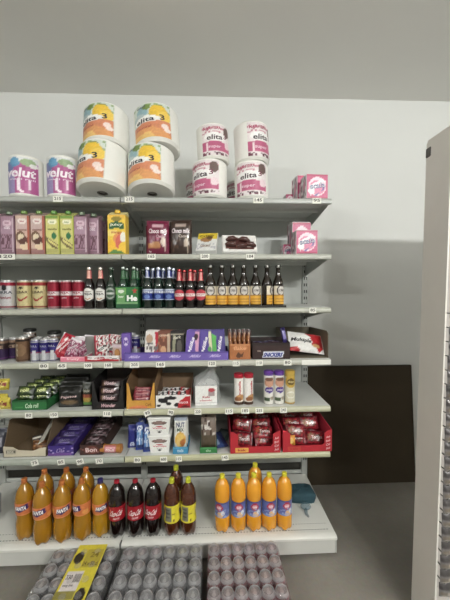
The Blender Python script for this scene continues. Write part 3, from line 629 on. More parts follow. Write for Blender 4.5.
# purple tray with six tablets
xa = atY(124.5, 361, YF+.004).x; xb = atY(228.5, 361, YF+.004).x; w = xb-xa
t = dbox('display_box', w, .19, .05, .052, (106,84,176), (80,60,140), art((112,90,184), ('r',0,.86,1,1,(92,72,160)), *[('e',.09+.19*i,.5,.05,.22,(132,112,198)) for i in range(5)]),
    [('Milka', .05+.195*i,.35,.15+.195*i,.68,(214,200,240),6,.2,.01) for i in range(5)], 'long low purple tray under the row of chocolate tablets')
t.location = ((xa+xb)/2, YF+.10, ZS[4]+.001)
tabs = [(151,(228,222,216),art((232,228,222), ('p',[(.68,1),(1,1),(1,0),(.6,0),(.8,.5)],(206,36,60)), ('e',.3,.72,.26,.16,(196,160,130)), ('n',9,.25,(120,110,110),.1,.6,3)), [('ovomilk', .1,.5,.6,.6,(60,50,60))], 'white chocolate tablet with a red edge, leftmost in the purple tray', 2),
        (164.5,(120,72,54),art((124,70,52), ('n',8,.4,(176,110,80),.2,.9,4), ('r',.7,.1,.9,.9,(200,176,150)), ('e',.4,.3,.2,.14,(214,160,120))), [('caramel', .1,.8,.8,.9,(240,210,180))], 'brown chocolate tablet beside the white one in the purple tray', 0),
        (177,(40,34,36),art((38,32,34), ('p',[(.1,.1),(.34,.1),(.4,.8),(.2,.9)],(150,150,120)), ('e',.66,.4,.2,.26,(96,90,84)), ('r',0,.84,1,.9,(180,170,150))), [('dark', .2,.7,.8,.82,(220,214,196),4,.2)], 'black chocolate tablet in the middle of the purple tray', 0),
        (191.5,(104,78,176),art((108,80,180), ('p',[(.62,1),(1,1),(1,0),(.8,0)],(224,160,196)), ('e',.74,.78,.16,.12,(60,30,50))), [('Milka', .08,.36,.74,.6,(245,240,250),68,.1,.03)], 'purple and pink chocolate tablet leaning in the purple tray', 4),
        (205.5,(84,64,160),art((88,66,164), ('p',[(.62,1),(1,1),(1,0),(.8,0)],(228,226,180)), ('e',.8,.3,.14,.12,(90,160,90))), [('Milka', .05,.36,.71,.6,(245,240,250),68,.1,.03)], 'purple and cream chocolate tablet second from the right in the tray', 3),
        (219.5,(72,60,140),art((76,62,146), ('p',[(.0,.9),(.34,.8),(.3,.1),(0,0)],(90,190,80)), ('r',.3,0,.4,.1,(90,190,80))), [('Milka', .26,.38,.92,.62,(240,236,250),68,.1,.03)], 'dark purple and green chocolate tablet rightmost in the tray', -3)]
for i, (px, sc_, ar, tx, lb, rl) in enumerate(tabs):
    o = make_box('chocolate_tablet', .082, .165, .014, ar, sc_, tx, lb, 'chocolate tablet', 'chocolate tablets in the purple tray', mat='wrap'); put(o, px, 4, .05, 3, 9, dz=.006, roll=rl, hr=.007)
    for kk in (1,2):
        o2 = dup(o, ' '.join(lb.split(',')[0].split()[:6]).replace(' leaning','').replace(' second','').replace(' in','')+(', directly behind the front one' if kk == 1 else ', third one back')); put(o2, px+1.0*kk*(0 if px > 200 else 1), 4, .05+.035*kk, 3, 9, dz=.006, roll=rl, hr=.007)
# orange-brown display with sticks
t = dbox('display_box', .128, .10, .12, .095, (176,100,50), (150,86,44), art((178,104,54), ('e',.5,.75,.36,.18,(196,126,76)), ('p',[(.3,.2),(.42,.5),(.56,.3),(.7,.52),(.62,.15),(.4,.1)],(96,56,34)), ('r',0,.92,1,1,(200,130,80))), [('flake', .2,.62,.8,.86,(226,160,110),0,.1)], 'orange brown display box holding upright chocolate sticks')
put(t, 240, 4, .06, fd=.05); B = t.location.copy()
pr = pillow('chocolate_stick', .022, .17, .016, art((96,42,28), ('r',.3,.1,.7,.95,(150,80,40)), ('r',0,.88,1,1,(60,26,20)), ('n',5,.4,(190,120,60),.5,.9,2)), [('tix', .2,.6,.8,.76,(240,210,170),90)], cat='chocolate stick', nu=8, nv=16)
sp = []
for r_ in range(2):
    for i in range(5): sp.append((-.048+.024*i, -.022+.045*r_, .006, -3-3*r_, -4+2*i, 0, '%s upright chocolate stick from the left in the orange box%s' % (nth(i,5), ', back row' if r_ else ', front row')))
bars(pr, sp, 'upright sticks in the orange brown box', B)
# snickers box
xa = atY(252.5, 361, YF+.01).x; xb = atY(290, 361, YF+.01).x; w = xb-xa
t = dbox('display_box', w, .17, .11, .100, (50,30,28), (44,28,26), art((54,32,30), ('r',0,.86,1,1,(40,24,22)), ('p',[(.26,.08),(.80,.08),(.84,.44),(.30,.44)],(226,228,240)), ('r',.14,.5,.22,.56,(150,130,120))), [('SNICKERS', .295,.13,.80,.40,(30,50,150),0,.15,.05), ('50g', .12,.46,.22,.56,(170,150,140))], 'dark brown display box with white and blue lettering, full of bars')
t.location = ((xa+xb)/2, YF+.095, ZS[4]+.001); B = t.location.copy()
pr = pillow('chocolate_bar', .12, .035, .02, art((66,44,50), ('r',.25,.3,.75,.7,(190,190,206)), ('n',9,.25,(96,74,110),0,1,3)), [('BAR', .3,.34,.7,.66,(40,50,140),0,0,.03)], 'lr', cat='chocolate bar', nu=16, nv=8)
bars(pr, [(x, y, z, -84, a, r_, 'brown chocolate bar %s in the dark brown box' % w_) for x, y, z, a, r_, w_ in ((-.05,-.05,.072,0,6,'lying at the front left'),(.03,-.045,.074,4,-8,'lying at the front middle'),(-.02,.0,.076,0,12,'lying across the middle'),(.06,.01,.078,6,20,'lying at the middle right'),(-.06,.04,.07,0,-5,'lying at the back left'),(.02,.05,.074,0,8,'lying at the back right'))], 'bars in the dark brown box', B)
o = pillow('chocolate_bar', .03, .11, .02, art((50,40,110), ('r',.2,.3,.8,.8,(120,110,180)), ('r',0,.85,1,1,(40,30,90))), label='dark blue bar sticking up at the right of the dark brown box', cat='chocolate bar', nu=8, nv=14); o.location = B+Vector((.105,-.02,.075)); o.rotation_euler = (R(-12),R(-8),R(10))
# croissant pack
mu = art((232,230,226), ('p',[(.45,1),(1,1),(1,.3),(.82,.0),(.72,.3),(.6,.62)],(200,30,38)), ('e',.78,.34,.18,.14,(176,30,34)), ('e',.74,.3,.12,.10,(196,150,90)), ('p',[(0,.5),(.5,.86),(.62,.7),(.2,.4)],(244,244,240)), ('p',[(.0,0),(.3,0),(.2,.16),(0,.2)],(198,40,46)))
o = pillow('croissant_pack', .232, .14, .05, mu, [('Multiple', .06,.38,.62,.62,(30,26,30),-4,.1,.03)], 'lr', 'soft', 30, 20, label='white and red croissant pack lying tilted at the right end of the fourth shelf', cat='croissant pack'); put(o, 305, 4, .055, 5, 40, roll=9, dz=.028); o.location.x = .588
o = pillow('croissant_pack', .22, .12, .05, mu, (), 'lr', 'soft', 20, 14, label='second white and red croissant pack under and behind the lettered one', cat='croissant pack'); put(o, 306, 4, .19, -4, 62, roll=2, dz=.014); o.location.x = .586
t = thing('open_carton', 'open brown card box behind the croissant packs at the right end', 'card box')
KB = (112,104,84)
m = MB(); m.box(-.122,.122,.177,.18,0,.15,KB); m.box(-.122,.122,-.18,.18,0,.003,KB); m.build('box_shell', 'card', t, 0)
MB().prism([(-.18,0),(-.18,.15),(-.15,.165),(.18,.15),(.18,0)], .122, .125, 'x', KB).build('side_wall', 'card', t, 0)
MB().prism([(-.18,0),(-.18,.03),(-.10,.10),(.18,.15),(.18,0)], -.125, -.122, 'x', KB).build('side_wall', 'card', t, 0)
t.location = (.586, YF+.205, ZS[4]+.001)


# ------------------------------------------------------------------ fifth shelf
yl = art((216,196,60), ('e',.5,.5,.3,.2,(240,226,120)), ('n',6,.25,(150,60,40),.1,.8,3))
pr = pillow('wafer_pack', .06, .07, .04, yl, [('max', .2,.4,.8,.6,(160,40,40))], label='', cat='wafer pack')
row(pr, [(4,.05,'yellow wafer pack lying lowest at the left edge'), (2,.12,'yellow wafer pack behind the lowest at the left edge')], 5, 'yellow packs at the left edge')
o = dup(pr, 'yellow wafer pack on top of the others at the left edge'); put(o, 3, 5, .13, 6, 10, dz=.09)
# green box
xa = atY(11.5, 408, YF+.02).x; xb = atY(46.5, 408, YF+.02).x; w = xb-xa
t = dbox('display_box', w, .40, .062, .058, (30,104,48), (20,70,34), art((34,112,52), ('r',0,.86,1,1,(24,84,40)), ('r',.1,.25,.3,.34,(60,140,70))), [('Cola roll', .38,.2,.76,.7,(214,240,206),4,.1,.02)], 'long green display box packed with rolls of sweets')
t.location = ((xa+xb)/2, YF+.225, ZS[5]+.001); B = t.location.copy()
ga = art((26,46,22), ('e',.5,.5,.34,.28,(112,130,52)), ('n',12,.35,(50,72,28),0,1,3), ('r',0,0,.12,1,(24,44,18)), ('r',.88,0,1,1,(24,44,18)))
pr = pillow('sweets_roll', w/2-.006, .058, .03, ga, [('roll', .25,.34,.75,.68,(226,236,150),5)], 'lr', cat='roll of sweets', nu=14, nv=8)
sp = []
for r_ in range(5):
    for i in range(2):
        for l in range(2 if r_ < 4 else 1):
            sp.append(((-1,1)[i]*(w/4-.001), -.165+.078*r_, .045+.03*l, -32, 0, 0, 'green and yellow sweet roll, %s column, %s from the front, %s layer' % (('left','right')[i], nth(r_,5), ('lower','upper')[l])))
bars(pr, sp, 'green sweet rolls in the long green box', B)
# a slanting dark lid along the green box
# black pouches
bk = art((24,24,22), ('e',.5,.26,.36,.14,(84,64,44)), ('e',.5,.26,.28,.09,(120,96,66)), ('r',0,.9,1,1,(34,34,32)))
o = pillow('biscuit_bag', .145, .13, .06, bk, [('Papitos', .16,.44,.8,.58,(226,190,190),4,.2)], label='black biscuit bag with pink lettering, front one', cat='biscuit bag', group='black biscuit bags'); put(o, 70, 5, .06, 2, 6)
for k_, lb in ((1,'black biscuit bag directly behind the lettered one'), (2,'black biscuit bag two behind the lettered one'), (3,'rearmost black biscuit bag behind the lettered one')):
    o2 = dup(o, lb); put(o2, 70+2.5*k_, 5, .06+.075*k_, 2, 6, sc=1+.03*k_)
o = pillow('biscuit_bag', .062, .15, .04, art((40,44,36), ('e',.5,.34,.4,.16,(176,150,60)), ('r',0,.08,1,.2,(90,150,60)), ('r',.0,.4,1,.5,(150,70,50))), [('bisk', .2,.62,.8,.74,(206,200,180))], label='narrow dark bag with yellow and green picture', cat='biscuit bag'); put(o, 87.5, 5, .07)
t = dbox('display_box', .19, .26, .185, .17, (26,24,24), (84,72,66), art((26,24,24), ('e',.5,.4,.36,.26,(44,32,32))), [('Wonder', .28,.3,.74,.8,(228,180,190),2,.1)], 'black display box with a tall notched front and pink lettering', vcut=.125)
put(t, 108, 5, .14, fd=.13); B = t.location.copy()
pr = pillow('chocolate_bar', .115, .05, .03, art((40,26,28), ('r',.1,.2,.9,.8,(54,30,34)), ('e',.2,.5,.1,.3,(110,84,60))), [('Wonder', .2,.28,.84,.72,(230,196,200),0,.15)], 'lr', cat='chocolate bar', nu=16, nv=8)
bars(pr, [(.0,-.115,.042,-8,0,0,'dark bar with pink lettering, lowest in the black box'), (.002,-.113,.082,-14,0,2,'dark bar with pink lettering above the lowest in the black box'), (-.004,-.085,.115,-30,0,-3,'dark bar with pink lettering topmost in the black box'), (.0,-.03,.06,-40,0,3,'dark bar deeper inside the black box')], 'dark bars in the black box', B)
# orange display
t = dbox('display_box', .172, .27, .25, .155, (214,150,50), (128,100,74), art((216,152,52), ('e',.45,.2,.3,.2,(226,130,70)), ('r',.1,.05,.7,.2,(222,120,76))), [('Carli', .66,.3,.86,.7,(150,90,30))], 'orange display box with notched front and tall brown back', vcut=.105, side=(140,106,70))
put(t, 141, 5, .145, fd=.135); B = t.location.copy()
pr = pillow('chocolate_bar', .10, .036, .022, art((150,44,60), ('r',.08,.15,.92,.85,(196,130,130)), ('n',9,.25,(120,40,60),0,1,3)), [('karamel', .12,.28,.88,.72,(120,30,50))], 'lr', cat='chocolate bar', nu=14, nv=8)
bars(pr, [(.0,-.115,.03,-20,0,0,'pink bar lowest at the front of the orange box'),(.0,-.11,.058,-25,0,3,'pink bar second from below in the orange box'),(.0,-.098,.084,-35,0,-3,'pink bar topmost in the orange box'),(.004,-.05,.07,-50,0,4,'pink bar deeper inside the orange box')], 'pink bars in the orange box', B)
# cow box
cow = art((236,234,230), ('e',.2,.6,.14,.2,(26,24,26),20), ('e',.42,.8,.18,.14,(30,28,30)), ('e',.36,.35,.08,.12,(28,26,28)), ('e',.6,.24,.08,.16,(34,30,32)), ('p',[(.62,0),(.66,.5),(.86,.9),(1,.95),(1,0)],(206,34,42)), ('e',.84,.1,.12,.1,(110,20,24)), ('e',.08,.2,.06,.1,(30,28,30)))
t = dbox('display_box', .212, .24, .15, .078, (232,230,226), (132,104,76), cow, [('mucca', .66,.34,.92,.5,(250,226,226),6,.1)], 'white, black and red cow pattern display box with brown inside', hs=.08, side=(120,92,68))
put(t, 173.5, 5, .13, fd=.12); B = t.location.copy()
pr = pillow('chocolate_bar', .09, .045, .025, art((232,230,228), ('n',7,.42,(30,28,30),0,1,8), ('r',.7,0,1,1,(190,60,60))), [], 'lr', cat='chocolate bar', nu=16, nv=10)
bars(pr, [(x, y, z, -50, a, r_, 'black and white bar %s in the cow pattern box' % w_) for x,y,z,a,r_,w_ in ((-.055,-.08,.052,0,6,'at the front left'),(.0,-.085,.054,4,-8,'at the front middle'),(.055,-.08,.052,-4,10,'at the front right'),(-.045,-.03,.055,3,-12,'at the middle left'),(.015,-.03,.058,0,8,'in the middle'),(.065,-.03,.052,0,-6,'at the middle right'))], 'bars in the cow pattern box', B)
# box in a carrier bag
o = make_box('white_box', .135, .12, .16, art((238,238,234), ('r',.6,.5,.9,.86,(170,150,150)), ('e',.76,.8,.16,.1,(196,60,70)), ('r',0,.1,1,.14,(200,200,200))), (232,232,228), [('Kafe', .34,.38,.68,.5,(190,50,60)), ('classic', .2,.22,.78,.32,(206,110,116),0,.15)], 'white card box with red lettering inside the clear carrier bag', 'card box'); put(o, 206, 5, .12, 2)
t = thing('carrier_bag', 'thin white translucent carrier bag pulled over the white box', 'plastic bag')
m = MB(); prof = [(0,.082,.072,0),(.03,.086,.074,0),(.09,.084,.074,0),(.13,.080,.072,.003),(.165,.055,.05,.012),(.19,.03,.022,.03),(.205,.022,.012,.04),(.225,.04,.018,.05),(.215,.05,.02,.058)]
n = 28; V = []; F = []
for k_, (z, a, b, ox) in enumerate(prof):
    for i in range(n):
        th_ = 2*math.pi*i/n; e = .45 if z < .14 else .9; cs, sn = math.cos(th_), math.sin(th_)
        wv = 1+.05*math.sin(5*th_+z*60)+.03*math.sin(11*th_-z*90)
        V.append((ox+a*wv*math.copysign(abs(cs)**e, cs), b*wv*math.copysign(abs(sn)**e, sn), z+.008*math.sin(3*th_)*(z > .1)))
for k_ in range(len(prof)-1):
    for i in range(n): F.append((k_*n+i, k_*n+(i+1)%n, (k_+1)*n+(i+1)%n, (k_+1)*n+i))
m.add(V, F, (226,230,230)); m.build('bag_film', 'bag', t, 60)
put(t, 206, 5, .12, 2); t.location.z += .003
# tubes
def make_tube(rr, H, prn, texts, body, capc, group):
    t = thing('biscuit_tube', '', 'biscuit tube', group)
    MB().lathe([(rr*.98,0,(110,80,60)),(rr,.003),(rr,H-.016),(rr*.96,H-.014)], 24, body).build('tube_body', 'card', t, 40)
    MB().lathe([(rr*1.02,H-.018),(rr*1.04,H-.014),(rr*1.04,H-.004),(rr*.9,H),(0,H)], 24, capc).build('lid', 'plastic', t, 40)
    MB().printed(cyl(rr+.0006, .003, H-.018, -95, 95), prn, 22, 34, texts).build('print', 'card', t, 60, False)
    return t
nt_ = art((238,234,228), ('r',0,0,1,.1,(70,44,32)), ('r',0,.1,1,.16,(230,220,206)), ('e',.6,.26,.3,.11,(196,140,80)), ('e',.4,.2,.26,.08,(150,90,50)), ('r',0,.95,1,1,(190,30,44)))
tt = make_tube(.0290, .192, nt_, [('nutella', .28,.55,.78,.68,(200,30,44),90,0,.03)], (236,232,226), (186,26,48), 'hazelnut biscuit tubes')
row(tt, [(239,.06,'red capped biscuit tube with red lettering, left one of the pair'), (248.8,.06,'red capped biscuit tube, right one of the pair', 24)], 5, 'red capped biscuit tubes')
pp = art((226,224,216), ('e',.5,.72,.34,.14,(206,150,120)), ('e',.5,.84,.3,.06,(120,80,60)), ('e',.5,.48,.3,.1,(84,56,150)), ('r',.1,.1,.5,.22,(70,90,60)), ('e',.68,.2,.14,.06,(160,150,130)), ('r',0,.96,1,1,(100,60,160)))
tt = make_tube(.0300, .206, pp, [('mini', .32,.45,.68,.52,(240,236,246))], (222,220,212), (104,58,160), 'tall snack tubes')
row(tt, [(269,.06,'purple capped snack tube, left one of the pair'), (279.3,.06,'purple capped snack tube beside the gold one', 6)], 5, 'tall snack tubes')
pg = art((214,208,180), ('r',0,.9,1,1,(196,160,60)), ('e',.5,.74,.4,.2,(206,166,56)), ('e',.5,.74,.24,.12,(110,84,30)), ('e',.5,.3,.3,.12,(236,234,220)), ('e',.5,.3,.24,.08,(214,208,180)), ('r',0,0,1,.05,(190,150,60)))
tt = make_tube(.0300, .206, pg, [('chips', .3,.70,.7,.78,(240,220,150))], (206,200,170), (206,166,60), 'tall snack tubes')
tt['label'] = 'gold capped snack tube at the right of the purple capped pair'; put(tt, 290.3, 5, .06)

# ------------------------------------------------------------------ sixth shelf
t = thing('open_carton', 'large open brown card box with a torn low front at the left', 'card box')
xa = atY(3, 455, YF+.02).x; xb = atY(46, 455, YF+.02).x; w = xb-xa; CB = (122,100,72)
m = MB(); m.box(0,w,0,.36,0,.003,CB); m.box(0,w,.357,.36,0,.2,CB); m.build('box_shell', 'card', t, 0)
m = MB(); m.prism([(0,0),(.36,0),(.36,.2),(.06,.2),(.02,.09),(0,.04)], 0, .003, 'x', CB); m.build('side_wall', 'card', t, 0)
m = MB(); m.prism([(0,0),(.36,0),(.36,.2),(.1,.2),(0,.04)], w-.003, w, 'x', CB); m.build('side_wall', 'card', t, 0)
m = MB(); m.prism([(0,0),(w,0),(w,.055),(w*.84,.05),(w*.7,.035),(w*.35,.042),(w*.22,.06),(0,.065)], 0, .003, 'y', (206,196,170))
m.printed(front(w*.06, w*.3, .018, .048, -.001), art((180,172,150), ('r',.1,.2,.9,.8,(90,84,72))), 10, 6, [('BISK', .15,.25,.85,.75,(214,206,184))]); m.build('front_flap', 'card', t, 0)
t.location = (xa, YF+.022, ZS[6]+.001)
o = pillow('biscuit_bag', .1, .06, .04, art((112,70,40), ('n',7,.3,(160,110,60),0,1,3)), label='brown biscuit bag lying in the torn open box', cat='biscuit bag'); o.location = (xa+w*.72, YF+.08, ZS[6]+.006); o.rotation_euler = (R(-20),0,0)
o = pillow('biscuit_bag', .075, .06, .03, art((60,50,44), ('r',.1,.6,.9,.8,(220,214,200))), label='dark bag with a white stripe in the middle of the open box', cat='biscuit bag'); o.location = (xa+w*.52, YF+.15, ZS[6]+.01); o.rotation_euler = (R(-26),R(-14),0)
o = pillow('crisps_bag', .10, .15, .06, art((70,72,84), ('n',6,.35,(150,150,160),0,1,3), ('r',0,0,1,.3,(34,34,54))), label='silver and dark blue bag at the far left of the sixth shelf', cat='crisps bag'); put(o, -4, 6, .07, 8, 8)
o = MB().box(-.02,.02,-.16,.16,-.002,.002,(206,204,190),.001).build('card_strip', 'card', None, 0); tag(o, 'pale card strip slanting up between the open box and purple box', 'card strip'); put(o, 49.5, 6, .19, 0, 0); o.location.z = ZS[6]+.112; o.rotation_euler = (R(14),R(-35),R(2))
# two long boxes of bars
def longbox(x0p, x1p, colr, ar, tx, barart, bartx, label, bl, grp):
    xa = atY(x0p, 455, YF+.02).x; xb = atY(x1p, 455, YF+.02).x; w = xb-xa
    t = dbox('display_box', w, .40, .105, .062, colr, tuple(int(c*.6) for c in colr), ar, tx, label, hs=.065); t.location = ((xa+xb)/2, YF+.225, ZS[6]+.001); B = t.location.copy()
    pr = pillow('chocolate_bar', w-.014, .055, .026, barart, bartx, 'lr', cat='chocolate bar', nu=22, nv=8)
    bars(pr, [(0, -.165+.068*i, .045+.010*i, -48, 0, (-3,2,-1,4,0)[i], '%s %s' % (nth(i,5), bl)) for i in range(5)], grp, B)
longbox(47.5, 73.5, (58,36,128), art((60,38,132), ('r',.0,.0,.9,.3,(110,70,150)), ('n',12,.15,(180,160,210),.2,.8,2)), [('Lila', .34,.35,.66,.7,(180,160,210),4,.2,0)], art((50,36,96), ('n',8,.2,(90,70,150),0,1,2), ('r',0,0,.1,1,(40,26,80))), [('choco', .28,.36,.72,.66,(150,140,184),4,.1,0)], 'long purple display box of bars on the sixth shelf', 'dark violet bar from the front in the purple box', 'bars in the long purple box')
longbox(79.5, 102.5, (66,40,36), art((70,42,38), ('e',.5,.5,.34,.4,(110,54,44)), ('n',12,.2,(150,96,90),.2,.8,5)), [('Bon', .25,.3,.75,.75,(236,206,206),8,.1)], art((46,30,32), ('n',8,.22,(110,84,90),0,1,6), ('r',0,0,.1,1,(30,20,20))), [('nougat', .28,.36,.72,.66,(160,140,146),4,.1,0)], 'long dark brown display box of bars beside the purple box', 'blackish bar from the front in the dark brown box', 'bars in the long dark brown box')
# golden wrapped cake roll
t = thing('wrapped_cake_roll', 'gold ended cake roll in pink wrapper lying between brown box and blue packs', 'cake roll')
m = MB(); pts = [(-.068,0,.028),(-.062,0,.028),(-.045,0,.028),(-.036,0,.028),(.036,0,.028),(.045,0,.028),(.062,0,.028),(.068,0,.028)]
m.tube(pts, [.014,.027,.027,.024,.024,.027,.027,.014], 16, (190,120,44)); m.build('gold_ends', 'wrap', t, 40)
MB().printed(lambda u, v, l: (-.036+.072*u, -(.0255+l)*math.sin(R(20+140*v)), .028-(.0255+l)*math.cos(R(20+140*v))), art((196,110,110), ('r',.1,.3,.9,.8,(226,150,160)), ('r',0,.0,1,.12,(110,50,40))), 16, 12, [('rolls', .15,.4,.85,.72,(250,230,230))]).build('wrapper_print', 'wrap', t, 60, False)
put(t, 111, 6, .045, -4)
# blue packs
bp_ = art((34,60,150), ('e',.5,.8,.3,.1,(220,228,240)), ('e',.5,.8,.18,.05,(40,70,160)), ('r',.2,.2,.8,.7,(90,140,206)), ('n',9,.25,(190,210,236),.2,.7,3), ('e',.5,.14,.3,.08,(30,50,110)))
pr = pillow('biscuit_pack', .052, .165, .03, bp_, [('oreli', .15,.45,.85,.62,(236,242,250),80,0,.02)], cat='biscuit pack', nu=14, nv=22)
row(pr, [(147,.045,'light blue biscuit pack, rightmost of the three', 4), (139.5,.07,'light blue biscuit pack, middle of the three', 6)], 6, 'blue biscuit packs', tilt=10)
o = pillow('biscuit_pack', .055, .14, .03, art((26,34,128), ('e',.5,.16,.26,.1,(206,216,236))), [('O', .38,.1,.62,.22,(30,40,120))], label='dark blue biscuit pack at the left of the light blue two', cat='biscuit pack', group='blue biscuit packs', nu=14, nv=18); put(o, 132, 6, .10, 6, 12)
o = pillow('biscuit_pack', .05, .16, .03, bp_, (), label='blue biscuit pack behind the light blue ones', cat='biscuit pack', group='blue biscuit packs', nu=14, nv=18); put(o, 142, 6, .15, 6, 8)
# white tubs
t = thing('ice_cream_tub', '', 'white tub', 'white tubs stacked on the sixth shelf')
m = MB()
def frus(m, x0, y0, z0, x1, y1, z1, col):
    v = [(-x0,-y0,z0),(x0,-y0,z0),(x0,y0,z0),(-x0,y0,z0),(-x1,-y1,z1),(x1,-y1,z1),(x1,y1,z1),(-x1,y1,z1)]
    m.add(v, [(3,2,1,0),(4,5,6,7),(0,1,5,4),(1,2,6,5),(2,3,7,6),(3,0,4,7)], col)
frus(m, .055,.055,0, .066,.064,.10,(238,238,234)); m.build('tub', 'plastic', t, 0)
m = MB(); m.box(-.071,.071,-.069,.069,.098,.110,(242,242,238),.004); m.build('lid', 'plastic', t, 0)
MB().printed(lambda u, v, l: ((u-.5)*2*(.055+.010*(.05+.9*v)), -(.055+.009*(.05+.9*v))-.0012-l, .005+.09*v), art((238,238,234), ('e',.5,.78,.36,.14,(110,84,80)), ('e',.5,.8,.28,.08,(150,120,110)), ('p',[(.3,.58),(.7,.58),(.6,.5),(.4,.5)],(206,40,60)), ('e',.5,.14,.1,.06,(60,56,60))), 26, 22, [('Vanilje', .14,.34,.86,.48,(214,90,110),0,.15), ('500', .36,.2,.64,.28,(150,150,150))]).build('label', 'card', t, 60, False)
put(t, 161, 6, .085); t['label'] = 'white tub with dark oval label, lower one in front'
for px, d, dz, lb in ((161,.085,.112,'white tub with dark oval label, upper one in front'), (167,.235,0,'white tub behind the front pair, lower one'), (166.5,.235,.112,'white tub behind the front pair, upper one')):
    o = dup(t, lb); put(o, px, 6, d, dz=dz)
# nut pack in blue tray
t = dbox('display_box', .092, .16, .04, .042, (50,140,190), (40,110,150), art((54,146,196), ('r',.0,.8,1,1,(90,170,210))), [('nuts', .3,.25,.7,.75,(200,226,240))], 'small bright blue tray under the nut packs'); put(t, 180.5, 6, .09, fd=.08); B = t.location.copy()
nu_ = art((222,222,214), ('e',.5,.34,.42,.24,(226,170,60)), ('e',.36,.26,.2,.14,(236,196,110)), ('e',.66,.3,.2,.16,(190,110,50)), ('e',.5,.44,.3,.1,(232,190,90)), ('r',0,0,1,.05,(60,90,120)), ('r',0,.92,1,1,(150,160,176)))
pr = pillow('nut_bag', .078, .20, .035, nu_, [('NUT', .18,.72,.82,.86,(44,60,110),0,0,.03), ('MIX', .24,.6,.76,.70,(60,90,80),0,0,.02)], cat='nut bag', nu=18, nv=26, mat='soft')
bars(pr, [(-.002,-.05,.005,-6,0,2,'white nut bag with golden nuts in the blue tray, front one'), (.0,-.005,.005,-5,0,-2,'white nut bag in the blue tray, second from the front'), (.0,.04,.005,-4,0,2,'white nut bag in the blue tray, third from the front')], 'nut bags in the blue tray', B)
# brown sweets bags in green tray
t = dbox('display_box', .105, .16, .035, .036, (44,126,60), (40,90,50), art((46,130,64), ('r',0,.8,1,1,(70,150,84))), [('eko', .35,.25,.65,.75,(180,220,180))], 'small green tray under the clear bags of brown snacks'); put(t, 208.5, 6, .09, fd=.08); B = t.location.copy()
br_ = art((88,76,58), ('r',0,.5,1,1,(120,104,92)), ('n',9,.35,(206,200,192),.5,.9,3), ('n',8,.25,(60,36,26),.5,1,9), ('r',0,0,1,.16,(70,60,44)), ('r',0,0,.04,1,(150,140,120)), ('r',.96,0,1,1,(150,140,120)))
pr = pillow('snack_bag', .092, .20, .035, br_, [('bio', .3,.64,.7,.74,(236,232,226))], cat='snack bag', nu=20, nv=26, mat='soft')
bars(pr, [(.0,-.05,.005,-4,0,-2,'clear bag of brown snacks in the green tray, front one'), (.002,.0,.005,-4,0,3,'clear bag of brown snacks in the green tray, middle one'), (.0,.045,.005,-4,0,-2,'clear bag of brown snacks in the green tray, rear one')], 'brown snack bags in the green tray', B)
o = pillow('chocolate_tablet', .09, .16, .012, art((60,86,150), ('p',[(.1,.1),(.5,.2),(.4,.8),(.2,.7)],(150,176,210)), ('r',.7,0,1,1,(44,56,110))), label='blue flat pack lying on the shelf left of the red boxes', cat='chocolate tablet', mat='wrap'); put(o, 222, 6, .05, 18, 82, dz=.012)
o = pillow('chocolate_tablet', .09, .16, .012, art((70,110,100), ('r',.2,.2,.8,.8,(120,150,150))), label='green grey flat pack lying beneath the blue one', cat='chocolate tablet', mat='wrap'); put(o, 218, 6, .12, -24, 84, dz=.008)
# two red boxes
def redbox(x0p, x1p, label, seed, grp, where):
    xa = atY(x0p, 455, YF-.004).x; xb = atY(x1p, 455, YF-.004).x; w = xb-xa; d = .40; h = .135
    t = thing('display_box', label, 'display box', 'red display boxes')
    RD = (196,30,44); IN = (150,24,36)
    m = MB(); m.box(-w/2,w/2,0,d,0,.003,IN); m.box(-w/2,w/2,d-.003,d,0,.17,RD); m.build('box_shell', 'card', t, 0)
    for sx in (-1,1):
        x = sx*(w/2-.0015); m = MB(); m.prism([(0,0),(0,h),(d,.17),(d,0)], x-.0015, x+.0015, 'x', (200,34,60)); m.build('side_wall', 'card', t, 0)
    m = MB(); e = w/2
    m.prism([(-e,0),(e,0),(e,h),(e-.018,h-.004),(e-.046,h-.02),(e-.046,.052),(e-.06,.04),(-e+.06,.04),(-e+.046,.052),(-e+.046,h-.02),(-e+.018,h-.004),(-e,h)], -.003, 0, 'y', RD)
    mp = front(e-.040, e-.008, .008, h-.03, -.0035)
    m.printed(mp, art(RD), 6, 12, [('ABC'[i % 3]+'ei', .1,.78-.24*i,.9,.92-.24*i,(236,200,200),6) for i in range(4)])
    m.printed(front(-e+.03, -e+.11, .006, .034, -.0035), art((236,176,70), ('r',.1,.3,.9,.7,(230,150,60))) if seed == 1 else art((206,60,50)), 8, 4, [('kek', .2,.25,.8,.8,(190,40,40))])
    m.build('front_panel', 'card', t, 0)
    t.location = ((xa+xb)/2, YF+.0, ZS[6]+.001); B = t.location.copy()
    ra = art((138,18,32), ('e',.3,.5,.2,.34,(150,96,60)), ('e',.72,.5,.18,.3,(104,54,40)), ('n',14,.3,(180,40,50),0,1,seed), ('n',15,.16,(70,14,20),0,1,seed+4), ('r',0,.86,1,1,(110,16,30)))
    pr = pillow('cake_pack', .118, .080, .026, ra, [('Tortina', .30,.38,.88,.62,(236,214,214),6,.15,.02)], 'lr', 'wrap', cat='cake pack', nu=20, nv=12)
    rnd = random.Random(seed); sp = []
    for r_ in range(4):
        for c_ in range(2):
            for l in range(2):
                if l == 1 and r_ == 0 and c_ == (0 if seed == 1 else 1): continue
                sp.append(((-1,1)[c_]*w*.215+rnd.uniform(-.012,.012), .055+.085*r_, .016+.046*l+.018*r_*l*.6, -38+rnd.uniform(-10,12), rnd.uniform(-7,7), rnd.uniform(-14,14),
                   'red cake pack in the %s red box, %s column, %s from front, %s layer' % (where, ('left','right')[c_], nth(r_,4), ('lower','upper')[l])))
    bars(pr, sp, grp, B)
redbox(230.5, 280.5, 'red display box of cake packs with a yellow sticker, left one', 1, 'cake packs in the left red box', 'left')
